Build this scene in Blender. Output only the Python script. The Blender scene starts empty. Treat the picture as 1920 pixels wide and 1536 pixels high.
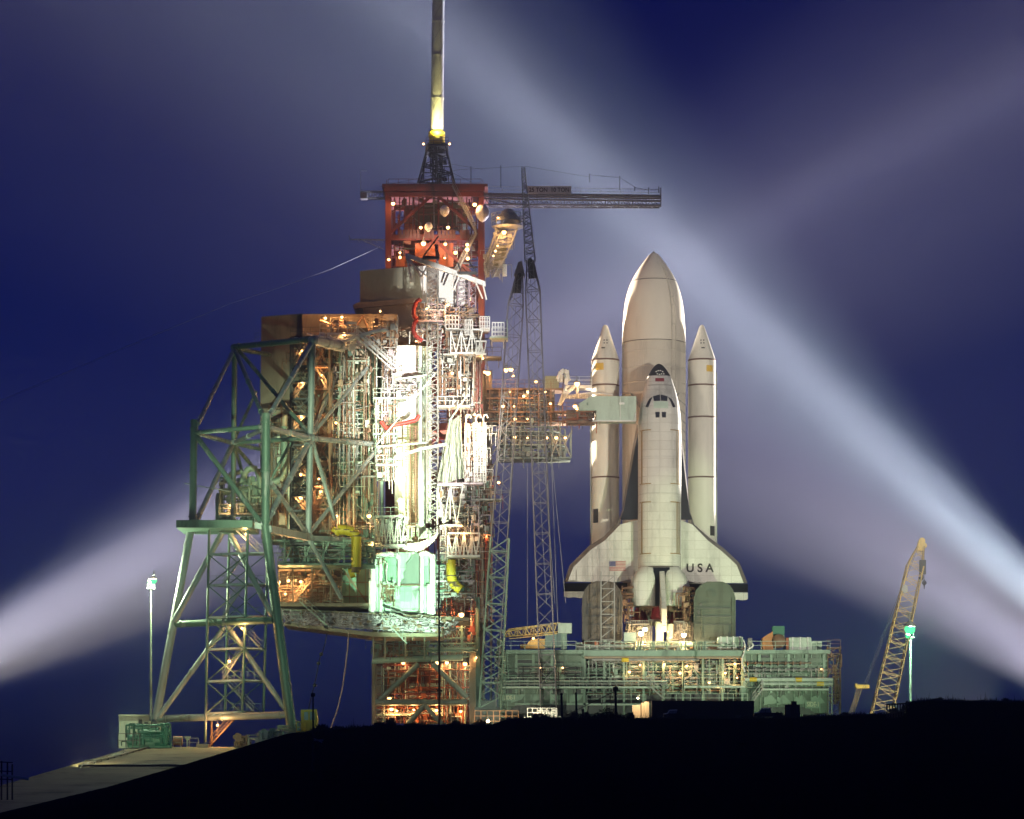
import bpy, bmesh, math, random
from mathutils import Vector, Matrix
random.seed(7)
sc = bpy.context.scene
C = sc.collection
R = math.radians
# ---------------------------------------------------------------- camera
F = 5600.0; HY = 1490.0            # focal length in photo pixels, row of the eye level
cam = bpy.data.cameras.new('camera'); camo = bpy.data.objects.new('camera', cam); C.objects.link(camo)
camo.location = (0, 0, 0); camo.rotation_euler = (R(90), 0, 0)
cam.sensor_width = 36; cam.lens = 36 * F / 1920; cam.shift_y = (HY - 768) / 1920
cam.clip_start = .5; cam.clip_end = 20000
sc.camera = camo
# ---------------------------------------------------------------- night sky
w = bpy.data.worlds.new('World'); sc.world = w; w.use_nodes = True
nt = w.node_tree; nt.nodes.clear()
o = nt.nodes.new('ShaderNodeOutputWorld'); b = nt.nodes.new('ShaderNodeBackground')
tc = nt.nodes.new('ShaderNodeTexCoord'); sp = nt.nodes.new('ShaderNodeSeparateXYZ'); cr = nt.nodes.new('ShaderNodeValToRGB')
nt.links.new(tc.outputs['Generated'], sp.inputs[0]); nt.links.new(sp.outputs['Z'], cr.inputs[0])
nt.links.new(cr.outputs[0], b.inputs[0]); nt.links.new(b.outputs[0], o.inputs[0])
e = cr.color_ramp.elements
e[0].position = 0.0; e[0].color = (.022, .040, .145, 1)
e[1].position = .10; e[1].color = (.005, .012, .105, 1)
q = e.new(.25); q.color = (.0015, .004, .066, 1)
b.inputs[1].default_value = 1.0
# ---------------------------------------------------------------- view
sc.view_settings.view_transform = 'Standard'; sc.view_settings.look = 'None'
sc.view_settings.exposure = 0; sc.view_settings.gamma = 1
cy = sc.cycles
cy.use_denoising = True; cy.denoising_prefilter = 'ACCURATE'; cy.volume_bounces = 0; cy.max_bounces = 4; cy.diffuse_bounces = 2; cy.glossy_bounces = 2
cy.sample_clamp_indirect = 3; cy.use_adaptive_sampling = True; cy.adaptive_threshold = .015
cy.use_light_tree = True
# ---------------------------------------------------------------- searchlights, floodlights, added fill lights
def SV(px, py, Y): return Vector(((px-960)*Y/F, Y, (HY-py)*Y/F))
def beam(p, q, size, spread, power, col):
    l = bpy.data.lights.new('searchlight_and_wash', 'AREA'); l.shape = 'DISK'; l.size = size; l.spread = R(spread); l.energy = power; l.color = col
    o = bpy.data.objects.new('searchlight_and_wash', l); C.objects.link(o); o.location = p
    o.rotation_euler = (q - p).to_track_quat('-Z', 'Y').to_euler()
def spot(a, b, power, ang, col, blend=.5, size=.6):
    l = bpy.data.lights.new('flood_and_fill_light', 'SPOT'); l.energy = power; l.spot_size = R(ang); l.spot_blend = blend; l.color = col; l.shadow_soft_size = size
    o = bpy.data.objects.new('flood_and_fill_light', l); C.objects.link(o); o.location = a
    o.rotation_euler = (b - a).to_track_quat('-Z', 'Y').to_euler()
beam(SV(2240,1375,500), SV(750,-10,440), 7, 3, 0.10e5, (.80,.80,1))
beam(SV(2025,1190,490), SV(760,0,440), 8, 7, 0.36e5, (.76,.86,1))
beam(SV(1985,1150,490), SV(960,240,440), 6, 24, 0.85e5, (.76,.92,1))  # wide beam added only to brighten the right corner
beam(SV(1995,1275,492), SV(1250,700,450), 8, 30, 0.75e5, (.80,.76,1))
beam(SV(-75,1228,452), SV(1920,170,452), 9, 22, 0.74e5, (.80,.76,1))
beam(SV(-90,1270,452), SV(900,760,452), 8, 42, 0.30e5, (.74,.76,1))  # wide beam added for the glow under the left beam
beam(SV(-380,1390,452), SV(1920,150,452), 7, 3, 0.10e5, (.84,.80,1))
# floodlights on the service face (from the ground in front, hidden by the bank)
spot(SV(960,1400,310), SV(762,1100,378), 6.5e5, 11, (.56,1,.62))
spot(Vector((50,150,2)), SV(785,775,378), 8.5e6, 5.8, (1,.97,.84), .7); spot(Vector((40,150,2)), SV(866,552,378), 4.0e6, 3.1, (1,.95,.88), .6)
spot(SV(700,1400,330), SV(770,700,378), 1.6e5, 11, (1,.97,.90), .9)
spot(SV(900,1400,320), SV(785,940,378), 9e5, 10, (.86,1,.66), .9)
spot(Vector((-36,150,2)), SV(600,850,378), 2.0e6, 7, (.80,1,.60), .8)  # added fill for the dim left part of the structure
# green flood on the left truss; added unseen fills for apron, platform, vehicle, crane
spot(SV(150,1425,300), SV(300,1388,352), 2.8e4, 48, (1,.94,.52), .8); spot(SV(200,1420,250), SV(620,950,375), 0.8e5, 26, (.60,1,.62), .7); spot(SV(1600,1395,315), SV(1380,1268,380), 0.6e5, 30, (.74,1,.56), .8); spot(SV(960,1395,325), SV(1040,1270,380), 0.4e5, 34, (.90,1,.70), .8)  # apron and platform spots are added fill
spot(Vector((150,90,2)), SV(1240,880,392), 2.8e6, 11.5, (1,.93,.75), .35); spot(Vector((-120,100,2)), SV(1232,880,392), 1.1e6, 10, (1,.89,.72), .35); spot(SV(1750,1390,307), SV(1290,1020,392), 1.3e5, 14, (.72,1,.50), .6)  # vehicle fills added far out on both sides for even front light
spot(SV(1850,1400,330), SV(1690,1150,420), 3.2e5, 24, (1,.93,.72), .7)  # added spot to brighten the yellow crane
# rim lights from both sides behind the tank
spot(SV(-420,1420,500), SV(1212,645,400), 2.2e7, 10.5, (1,.86,.66), .3, 1); spot(SV(2200,1420,500), SV(1300,740,400), 1.1e7, 14, (1,.93,.84), .3, 1)
spot(SV(822,262,402.2), SV(819,205,405), 1.6e4, 70, (1,.95,.35), .8, .3)
# ---------------------------------------------------------------- helpers
def P(px, py, Y):
    return Vector(((px - 960) * Y / F, Y, (HY - py) * Y / F))

class MB:
    def __init__(s): s.v = []; s.f = []; s.m = []; s.k = 0; s.sm = []
    def add(s, vs, fs, smooth=False):
        n = len(s.v); s.v += [tuple(v) for v in vs]
        for f in fs: s.f.append(tuple(i + n for i in f)); s.m.append(s.k); s.sm.append(smooth)
    def box(s, x0, x1, y0, y1, z0, z1):
        s.add([(x0,y0,z0),(x1,y0,z0),(x1,y1,z0),(x0,y1,z0),(x0,y0,z1),(x1,y0,z1),(x1,y1,z1),(x0,y1,z1)],
              [(0,3,2,1),(4,5,6,7),(0,1,5,4),(1,2,6,5),(2,3,7,6),(3,0,4,7)])
    def pbox(s, px0, px1, py0, py1, Y, d):          # front face at depth Y, given by its corners, d metres deep
        a = P(px0, py1, Y); b = P(px1, py0, Y); s.box(a.x, b.x, Y, Y + d, a.z, b.z)
    def tube(s, a, b, r, r2=None, n=8, cap=True):
        a = Vector(a); b = Vector(b); d = b - a
        if d.length < 1e-5: return
        r2 = r if r2 is None else r2
        z = d.normalized(); u = z.cross(Vector((0, 0, 1)) if abs(z.z) < .9 else Vector((0, 1, 0))).normalized(); t = z.cross(u)
        o = math.pi / n
        vs = [a + (u * math.cos(o + 2*math.pi*i/n) + t * math.sin(o + 2*math.pi*i/n)) * r for i in range(n)]
        vs += [b + (u * math.cos(o + 2*math.pi*i/n) + t * math.sin(o + 2*math.pi*i/n)) * r2 for i in range(n)]
        s.add(vs, [(i, (i+1) % n, n + (i+1) % n, n + i) for i in range(n)], n > 5)
        if cap: s.add(vs, [tuple(range(n))[::-1], tuple(range(n, 2*n))])
    def bar(s, a, b, r): s.tube(a, b, r, n=4)
    def path(s, pts, r, n=6):
        for i in range(len(pts) - 1): s.tube(pts[i], pts[i+1], r, n=n)
    def lathe(s, prof, cx, cy, n=48, smooth=True):   # prof: (radius, z)
        vs = []; fs = []
        for (r, z) in prof:
            for i in range(n): vs.append((cx + r*math.cos(2*math.pi*i/n), cy + r*math.sin(2*math.pi*i/n), z))
        for j in range(len(prof) - 1):
            for i in range(n):
                k = (i + 1) % n; fs.append((j*n+i, j*n+k, (j+1)*n+k, (j+1)*n+i))
        s.add(vs, fs, smooth)
    def prism(s, poly, Y, d):                        # poly: (x, z) world, d metres deep
        n = len(poly)
        vs = [(x, Y, z) for x, z in poly] + [(x, Y + d, z) for x, z in poly]
        s.add(vs, [tuple(range(n)), tuple(range(2*n - 1, n - 1, -1))] + [(i, n+i, n+(i+1) % n, (i+1) % n) for i in range(n)])
    def pprism(s, pts, Y, d): s.prism([(P(x, y, Y).x, P(x, y, Y).z) for x, y in pts], Y, d)
    def rail(s, pts, h=1.1, step=1.6, r=.035):
        for i in range(len(pts) - 1):
            a = Vector(pts[i]); b = Vector(pts[i+1]); L = (b - a).length; n = max(1, int(L / step))
            for k in range(n + 1):
                q = a + (b - a) * k / n; s.bar(q, q + Vector((0, 0, h)), r)
            for hh in (h, h * .52): s.bar(a + Vector((0, 0, hh)), b + Vector((0, 0, hh)), r)
    def stairs(s, a, b, w=.9, rail=True):            # flight in the x-z plane, w wide in y
        a = Vector(a); b = Vector(b); n = max(3, int(abs(b.z - a.z) / .25))
        for y in (0, w):
            o = Vector((0, y, 0)); s.bar(a + o, b + o, .11)
            if rail:
                s.bar(a + o + Vector((0,0,1)), b + o + Vector((0,0,1)), .035); s.bar(a + o + Vector((0,0,.5)), b + o + Vector((0,0,.5)), .03)
                for k in range(0, n + 1, 5):
                    q = a + (b - a) * k / n + o; s.bar(q, q + Vector((0,0,1)), .03)
        for k in range(n + 1):
            q = a + (b - a) * k / n; s.box(q.x - .12, q.x + .12, q.y, q.y + w, q.z - .03, q.z + .03)
    def lattice(s, a, b, wa, wb=None, seg=8, r=.07, rd=None, dep=None):
        wb = wa if wb is None else wb; rd = rd or r * .6
        a = Vector(a); b = Vector(b); z = (b - a).normalized()
        u = Vector((0, 1, 0)).cross(z).normalized(); t = z.cross(u)
        if abs(z.y) > .8: u = Vector((1, 0, 0)); t = Vector((0, 0, 1))
        def c(i, j):
            f = i / seg; w = wa + (wb - wa) * f; dd = (dep if dep else w)
            return a + (b - a) * f + u * w/2 * (1, 1, -1, -1)[j] + t * dd/2 * (1, -1, -1, 1)[j]
        for j in range(4): s.tube(c(0, j), c(seg, j), r, n=5)
        for i in range(seg):
            for j in range(4):
                k = (j + 1) % 4
                if i % 2: s.bar(c(i, j), c(i+1, k), rd)
                else: s.bar(c(i, k), c(i+1, j), rd)
                if i % 2 == 0: s.bar(c(i, j), c(i, k), rd)
    def ladder(s, a, b, w=.45, r=.03, step=.4):
        a = Vector(a); b = Vector(b); n = int((b - a).length / step)
        for x in (-w/2, w/2): s.bar(a + Vector((x,0,0)), b + Vector((x,0,0)), r)
        for k in range(n): q = a + (b - a) * k / n; s.bar(q - Vector((w/2,0,0)), q + Vector((w/2,0,0)), r * .8)
    def clutter(s, x0, x1, y0, y1, z0, z1, n, mats=(0,), rmax=.16):  # pipe runs, boxes, valves
        k0 = s.k
        for i in range(n):
            s.k = random.choice(mats); t = random.random()
            x = random.uniform(x0, x1); z = random.uniform(z0, z1); y = random.uniform(y0, y1); r = random.uniform(.04, rmax)
            if t < .26: L = random.uniform(.3, 1) * (z1 - z0); zz = min(z, z1 - L * .5); s.tube((x,y,max(z0,zz - L/2)), (x,y,min(z1,zz + L/2)), r, n=6)
            elif t < .5: L = random.uniform(.2, .8) * (x1 - x0); s.tube((max(x0,x-L/2),y,z), (min(x1,x+L/2),y,z), r, n=6)
            elif t < .72:
                a, b, c = random.uniform(.15,.7), random.uniform(.2,.5), random.uniform(.2,.9); s.box(x-a/2, x+a/2, y-b/2, y+b/2, z-c/2, z+c/2)
            elif t < .84:
                a = random.uniform(.8, 2.4) * random.choice((-1, 1)); s.bar((x,y,z), (min(x1,max(x0,x+a)), y, min(z1, max(z0, z+random.uniform(-2,2)))), r*.6)
            else:
                L = random.uniform(.5, 1.6); q = [Vector((x,y,z)), Vector((x+L*random.choice((-1,1)),y,z)), ]; q.append(q[1] + Vector((0,0,-random.uniform(.5,2)))); s.path(q, r*.7)
        s.k = k0
    def build(s, name, mats, parent=None, label=None):
        me = bpy.data.meshes.new(name); me.from_pydata(s.v, [], s.f)
        if not isinstance(mats, (list, tuple)): mats = [mats]
        for m in mats: me.materials.append(m)
        if len(mats) > 1: me.polygons.foreach_set('material_index', [min(i, len(mats)-1) for i in s.m])
        me.polygons.foreach_set('use_smooth', s.sm)
        b = bmesh.new(); b.from_mesh(me); bmesh.ops.recalc_face_normals(b, faces=b.faces); b.to_mesh(me); b.free()
        me.update()
        o = bpy.data.objects.new(name, me); C.objects.link(o)
        if parent is not None:
            o.parent = parent
            if parent.type == 'EMPTY': o.location = -parent.location
        if label: o['label'] = label
        return o

def tag(o, label=None, cat=None, group=None, kind=None):
    if label: o['label'] = label
    if cat: o['category'] = cat
    if group: o['group'] = group
    if kind: o['kind'] = kind
    return o
def thing(name, label, cat, loc=(0, 0, 0), group=None):
    o = bpy.data.objects.new(name, None); C.objects.link(o); o.location = loc; o.empty_display_size = .5
    return tag(o, label, cat, group)

_mc = {}
def mat(name, col, rough=.6, metal=0., var=.22, scale=.5, blotch=None, bump=0., streak=True, grid=None):
    m = bpy.data.materials.new(name); m.use_nodes = True; n = m.node_tree; bs = n.nodes['Principled BSDF']
    tc = n.nodes.new('ShaderNodeTexCoord'); mp = n.nodes.new('ShaderNodeMapping')
    mp.inputs['Scale'].default_value = (1, 1, .22) if streak else (1, 1, 1)
    n.links.new(tc.outputs['Object'], mp.inputs[0])
    no = n.nodes.new('ShaderNodeTexNoise'); no.inputs['Scale'].default_value = scale; no.inputs['Detail'].default_value = 6; no.inputs['Roughness'].default_value = .65
    n.links.new(mp.outputs[0], no.inputs['Vector'])
    cr = n.nodes.new('ShaderNodeValToRGB'); e = cr.color_ramp.elements
    st = blotch or tuple(c * (1 - var * 2.2) for c in col)
    e[0].position = .32; e[0].color = (*[max(0, c) for c in st], 1)
    e[1].position = .60; e[1].color = (*col, 1)
    x = e.new(.45); x.color = (*[c * (1 - var * .5) for c in col], 1)
    n.links.new(no.outputs[0], cr.inputs[0]); n.links.new(cr.outputs[0], bs.inputs['Base Color'])
    bs.inputs['Roughness'].default_value = rough; bs.inputs['Metallic'].default_value = metal
    if grid:
        br = n.nodes.new('ShaderNodeTexBrick'); br.inputs['Scale'].default_value = 1; br.inputs['Mortar Size'].default_value = grid[2]; br.inputs['Brick Width'].default_value = grid[0]; br.inputs['Row Height'].default_value = grid[1]
        br.offset = grid[3] if len(grid) > 3 else .5; br.inputs['Color1'].default_value = (1,1,1,1); br.inputs['Color2'].default_value = (.89,.885,.88,1); br.inputs['Mortar'].default_value = (.74,.72,.70,1)
        sx = n.nodes.new('ShaderNodeSeparateXYZ'); cx = n.nodes.new('ShaderNodeCombineXYZ'); n.links.new(tc.outputs['Object'], sx.inputs[0]); n.links.new(sx.outputs['X'], cx.inputs[0]); n.links.new(sx.outputs['Z'], cx.inputs[1]); n.links.new(cx.outputs[0], br.inputs['Vector'])
        mx = n.nodes.new('ShaderNodeMixRGB'); mx.blend_type = 'MULTIPLY'; mx.inputs[0].default_value = 1; n.links.new(cr.outputs[0], mx.inputs[1]); n.links.new(br.outputs['Color'], mx.inputs[2]); n.links.new(mx.outputs[0], bs.inputs['Base Color'])
    if bump:
        bp = n.nodes.new('ShaderNodeBump'); bp.inputs['Strength'].default_value = bump; bp.inputs['Distance'].default_value = .05
        n2 = n.nodes.new('ShaderNodeTexNoise'); n2.inputs['Scale'].default_value = scale * 8; n.links.new(tc.outputs['Object'], n2.inputs['Vector'])
        n.links.new(n2.outputs[0], bp.inputs['Height']); n.links.new(bp.outputs[0], bs.inputs['Normal'])
    return m
def glow(name, col, s):
    m = bpy.data.materials.new(name); m.use_nodes = True; n = m.node_tree; n.nodes.clear()
    o = n.nodes.new('ShaderNodeOutputMaterial'); e = n.nodes.new('ShaderNodeEmission'); n.links.new(e.outputs[0], o.inputs[0])
    e.inputs[0].default_value = (*col, 1); e.inputs[1].default_value = s
    m.cycles.emission_sampling = 'NONE'
    return m
GREEN = mat('flood_green_grey', (.22,.33,.26), .5, .1, .3, .7)  # green of the mercury floods mixed into the grey paint
DGREEN = mat('dark_green_steel', (.09,.17,.13), .5, .2, .35, .6)
STEEL = mat('grey_steel_tube', (.30,.36,.33), .45, .2, .35, .9, bump=.2)
GREY = mat('grey_painted_steel', (.34,.35,.33), .55, .1, .3, .8)
WHITE = mat('white_paint', (.78,.79,.76), .5, 0, .12, .8)
PALE = mat('pale_green_paint', (.50,.62,.52), .5, 0, .2, .6)
RED = mat('red_oxide_steel', (.21,.04,.025), .65, 0, .4, .8)
ORANGE = mat('orange_red_panel', (.42,.11,.04), .6, 0, .35, .6)
YEL = mat('yellow_paint', (.75,.55,.03), .5, 0, .2, .9)
YCR = mat('crane_yellow_paint', (.62,.46,.16), .5, 0, .3, .9)
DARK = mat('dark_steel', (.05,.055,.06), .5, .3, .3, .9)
RUST = mat('rusty_pipework', (.26,.15,.09), .6, .1, .35, 1.1)
TAN = mat('tan_wall_panel', (.34,.27,.19), .65, 0, .3, .35)
BROWN = mat('brown_weathered_panel', (.20,.17,.13), .65, 0, .4, .25)
REDHOSE = mat('red_hose', (.45,.05,.04), .5, 0, .2, 1)
LAMP = glow('sodium_lamp_glow', (1,.50,.17), 11)
LAMPW = glow('white_lamp_glow', (1,.80,.48), 30)
LAMPG = glow('green_lamp_glow', (.10,1,.34), 1.8)
CONC = mat('concrete', (.34,.31,.25), .85, 0, .25, .12, bump=.3, streak=False)
BLACK = mat('black_object', (.008,.008,.009), .7, 0, .2, 1)

def point(p, power, col=(1,.50,.18), size=.25):
    l = bpy.data.lights.new('lamp_light', 'POINT'); l.energy = power; l.color = col; l.shadow_soft_size = size
    o = bpy.data.objects.new('lamp_light', l); C.objects.link(o); o.location = p; return o
# lamp parts: one of each kind is built, the others are copies of it
_lamps = {}
def lamp_part(parent, px, py, Y, power=60, r=.17, kind='o', col=(1,.50,.18), light=True):
    p = P(px, py, Y)
    if kind not in _lamps:
        m = MB(); m.k = 0
        m.lathe([(0,.9),(.5,.8),(.85,.45),(1,0),(.85,-.45),(.5,-.8),(0,-.95)], 0, 0, 12)
        m.k = 1; m.lathe([(.25,1.6),(.5,1.3),(1.15,.75),(1.25,.5),(1.2,.45)], 0, 0, 12); m.bar((0,0,1.5), (0,.6,3.0), .22); m.bar((0,.6,3.0), (0,3.0,3.0), .22)
        o = m.build('lamp', [{'o':LAMP,'w':LAMPW,'g':LAMPG}[kind], GREY]); _lamps[kind] = o; me = o.data
        bpy.data.objects.remove(o); _lamps[kind] = me
    o = bpy.data.objects.new('lamp', _lamps[kind]); C.objects.link(o); o.scale = (r, r, r)
    o.parent = parent; o.location = p - parent.location
    if kind == 'o': k_ = r*random.uniform(.7,1.35); o.scale = (k_, k_, k_)
    if light: point(p - Vector((0, .5, .25)), power, col)
    return o
# ---------------------------------------------------------------- ground and pad
g = MB(); g.add([(-6000,-200,-1.75),(6000,-200,-1.75),(6000,12000,-1.75),(-6000,12000,-1.75)], [(0,1,2,3)])
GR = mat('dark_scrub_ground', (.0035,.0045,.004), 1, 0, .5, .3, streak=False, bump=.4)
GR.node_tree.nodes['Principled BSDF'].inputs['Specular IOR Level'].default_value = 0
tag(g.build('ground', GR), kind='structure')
prof = [(-500,1545),(-150,1533),(0,1524),(200,1476),(330,1438),(460,1399),(538,1376),(577,1371),(690,1361),(923,1358),(943,1350),(978,1346),(1100,1345),(1200,1347),(1450,1346),(1560,1341),(1640,1338),(1665,1338),(1695,1332),(1702,1316),(1740,1312),(1920,1315),(2100,1318),(2500,1325)]
def ridge(u):
    for i in range(len(prof) - 1):
        if prof[i][0] <= u <= prof[i+1][0]:
            t = (u - prof[i][0]) / (prof[i+1][0] - prof[i][0]); return prof[i][1] * (1-t) + prof[i+1][1] * t
g = MB(); us = [-500 + 4 * i for i in range(750)]; ts = [0,.15,.3,.45,.6,.7,.8,.88,.94,.98,1,1.03,1.07,1.12,1.18]
vs = []; rr = random.Random(3)
for u in us:
    Yr = 222 + 45 * min(1, max(0, (u) / 900)); zr = (HY - ridge(u)) * Yr / F
    for t in ts:
        Y = 90 + (Yr - 90) * t
        if t <= 1: z = -1.8 + (zr + 1.8) * (t ** 1.6)
        else: z = zr - (zr + 2) * min(1, (t - 1) / .18)
        n = (rr.random() - .5) * (.10 if u > 560 else .03)
        vs.append(((u - 960) * Y / F, Y, z + n))
K = len(ts); g.add(vs, [(i*K+j, (i+1)*K+j, (i+1)*K+j+1, i*K+j+1) for i in range(len(us)-1) for j in range(K-1)], True)
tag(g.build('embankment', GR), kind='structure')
# scrub grass along the crest of the embankment
g = MB()
clumps = [(rr.uniform(570, 1950), rr.uniform(5, 16), rr.uniform(.4, 1.0)) for k in range(26)]
for (uc, wd, hh) in clumps:
    for k in range(90):
        u = rr.gauss(uc, wd*.5); Yr = 222 + 45*min(1, max(0, u/900)) - rr.uniform(0, 2.5); z = (HY - ridge(min(2400,max(0,u))))*Yr/F - .15; x = (u-960)*Yr/F; h = hh*rr.uniform(.2,1)*math.exp(-((u-uc)/wd)**2); l = rr.uniform(-.3,.3)
        g.add([(x-.04,Yr,z),(x+.04,Yr,z),(x+l,Yr+.05,z+h)], [(0,1,2)]); g.add([(x+l*.5-.09,Yr,z+h*.6),(x+l*.5+.09,Yr+.05,z+h*.65),(x+l,Yr,z+h*.85)], [(0,1,2)])
for i in range(3600):
    u = rr.uniform(560, 1990); Yr = 222 + 45 * min(1, max(0, u / 900)) - rr.uniform(0, 3); z = (HY - ridge(u)) * Yr / F - .12; x = (u - 960) * Yr / F
    h = rr.uniform(.10, .38) * (1 + 1.3 * (rr.random() > .93)) * (.6 + .6*math.sin(u*.05)**2); l = rr.uniform(-.15, .15)
    g.add([(x-.03,Yr,z),(x+.03,Yr,z),(x+l,Yr+.05,z+h)], [(0,1,2)])
tag(g.build('grass', mat('dry_grass', (.03,.035,.015), .9)), 'dark dry grass and weeds along the embankment crest', kind='stuff')
ZP = 5.5
g = MB(); g.add([(-60,345,ZP),(64,345,ZP),(64,520,ZP),(-60,520,ZP),(-90,380,-1.7),(-60,520,-1.7)], [(0,1,2,3)])
g.add([(-43.6,345,ZP+.004),(15,345,ZP+.004),(25,228,-1.74),(-47.5,228,-1.74)], [(0,1,2,3)])
g.v[0] = (-43.6,345,ZP); g.v[3] = (-43.6,520,ZP)
g.add([(-43.6,345,ZP),(-43.6,520,ZP),(-75,520,-1.74),(-75,400,-1.74),(-47.5,228,-1.74)], [(0,1,2,3,4)])
tag(g.build('pad_surface', mat('tan_pad_concrete', (.33,.27,.15), .85, 0, .4, .16, bump=.4, streak=False, grid=(7,.45,.014,0))), kind='structure')
m = MB()
a = Vector((-41.6,343,ZP-.12)); b = Vector((-43.4,300,2.8)); c = Vector((-20,300,2.8))
for q in (a,b): pass
m.path([a+Vector((0,0,.12)), b+Vector((0,0,.12)), c+Vector((0,0,.12))], .12)
for i in range(12): q = a + (b-a)*i/11; m.box(q.x-.15,q.x+.15,q.y-.15,q.y+.15,q.z-.3,q.z+.15)
tag(m.build('drain_pipe', DARK), 'thin dark pipe bent across the sloping tan apron', 'pipe')

# ---------------------------------------------------------------- external tank
TX = 19.0; TY = 400.0
def zt(py, Y=400.0): return (HY - py) * Y / F
TANK = mat('tank_white_foam', (.66,.60,.52), .55, 0, .10, .35, bump=.15)
TANKR = mat('ribbed_intertank', (.58,.53,.46), .6, 0, .12, .5)
SEAM = mat('dark_seam', (.10,.08,.07), .7)
SRBW = mat('booster_white_paint', (.72,.69,.61), .45, 0, .10, .4)
et = thing('external_tank', 'huge white ogive fuel tank standing between the two boosters', 'fuel tank', (TX, TY, zt(1132)))
prof_t = [(0,474.6),(5,475),(8.5,477.5),(13,483),(19,491),(26,500.5),(33,511),(40,523.5),(45.5,536),(50,550),(53.3,564),(55.9,580),(57.4,597),(58.6,615),(59.2,632),(59.4,645)]
pr = [(r/14, zt(y)) for r, y in prof_t]
m = MB(); m.lathe(pr, TX, TY, 96); m.build('liquid_oxygen_tank', TANK, et)
m = MB(); m.lathe([(59.2/14, zt(645)),(59.2/14, zt(742))], TX, TY, 96)
for i in range(108):
    a = 2*math.pi*i/108; r = 4.235; x = TX + r*math.cos(a); y = TY + r*math.sin(a)
    m.tube((x,y,zt(648)), (x,y,zt(740)), .035, n=4)
for py in (646,664,694,722,741): m.lathe([(4.245,zt(py)+.09),(4.275,zt(py)+.06),(4.275,zt(py)-.06),(4.245,zt(py)-.09)], TX, TY, 96)
m.build('intertank', TANKR, et)
m = MB(); m.lathe([(59.4/14, zt(742)),(59.4/14,zt(1100)),(52/14,zt(1120)),(30/14,zt(1132)),(0,zt(1135))], TX, TY, 96)
for py in (800,860,920,980,1040): m.lathe([(4.245,zt(py)+.07),(4.262,zt(py)+.05),(4.262,zt(py)-.05),(4.245,zt(py)-.07)], TX, TY, 96)
m.build('liquid_hydrogen_tank', TANK, et)
m = MB()
for py in (529,645):
    r = 42.5/14 if py == 529 else 59.7/14
    m.lathe([(r+.02,zt(py)+.05),(r+.05,zt(py)),(r+.04,zt(py)-.05)], TX, TY, 96)
m.build('seam_band', SEAM, et)
m = MB()                                            # cable tray and oxygen line down the right front side
pts = [(r*1.012, z) for r, z in pr[5:]] + [(59.8/14, zt(700)), (59.8/14, zt(1050))]
for ang, rad in ((-58,.09),(-50,.06)):
    q = [Vector((TX + r*math.cos(R(ang)), TY + r*math.sin(R(ang)), z)) for r, z in pts]; m.path(q, rad, 6)
q = [Vector((TX + r*math.cos(R(-54)), TY + r*math.sin(R(-54)), z)) for r, z in pts]
for i in range(len(q)-1):
    n = int((q[i+1]-q[i]).length/1.1)
    for k in range(n): c = q[i] + (q[i+1]-q[i])*k/max(1,n); m.box(c.x-.22,c.x+.22,c.y-.16,c.y+.05,c.z-.06,c.z+.06)
m.build('cable_tray', TANKR, et)
m = MB(); m.lathe([(.5,zt(475)-.3),(.2,zt(475)+.05),(.05,zt(475)+.3)], TX, TY, 12); m.build('nose_spike', GREY, et)
m = MB()
for ang in (-70,-110,-40,-140):
    c, s_ = math.cos(R(ang)), math.sin(R(ang)); m.path([Vector((TX+4.2*c,TY+4.2*s_,zt(742))), Vector((TX+1.2*c,TY-6.0,zt(800)))], .12)
for k in range(7): z = zt(755+k*17); m.bar((TX+3.2,TY-2.9,z),(TX+4.1,TY-1.2,z-.5),.08)
m.build('attach_strut', GREY, et)

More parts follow.
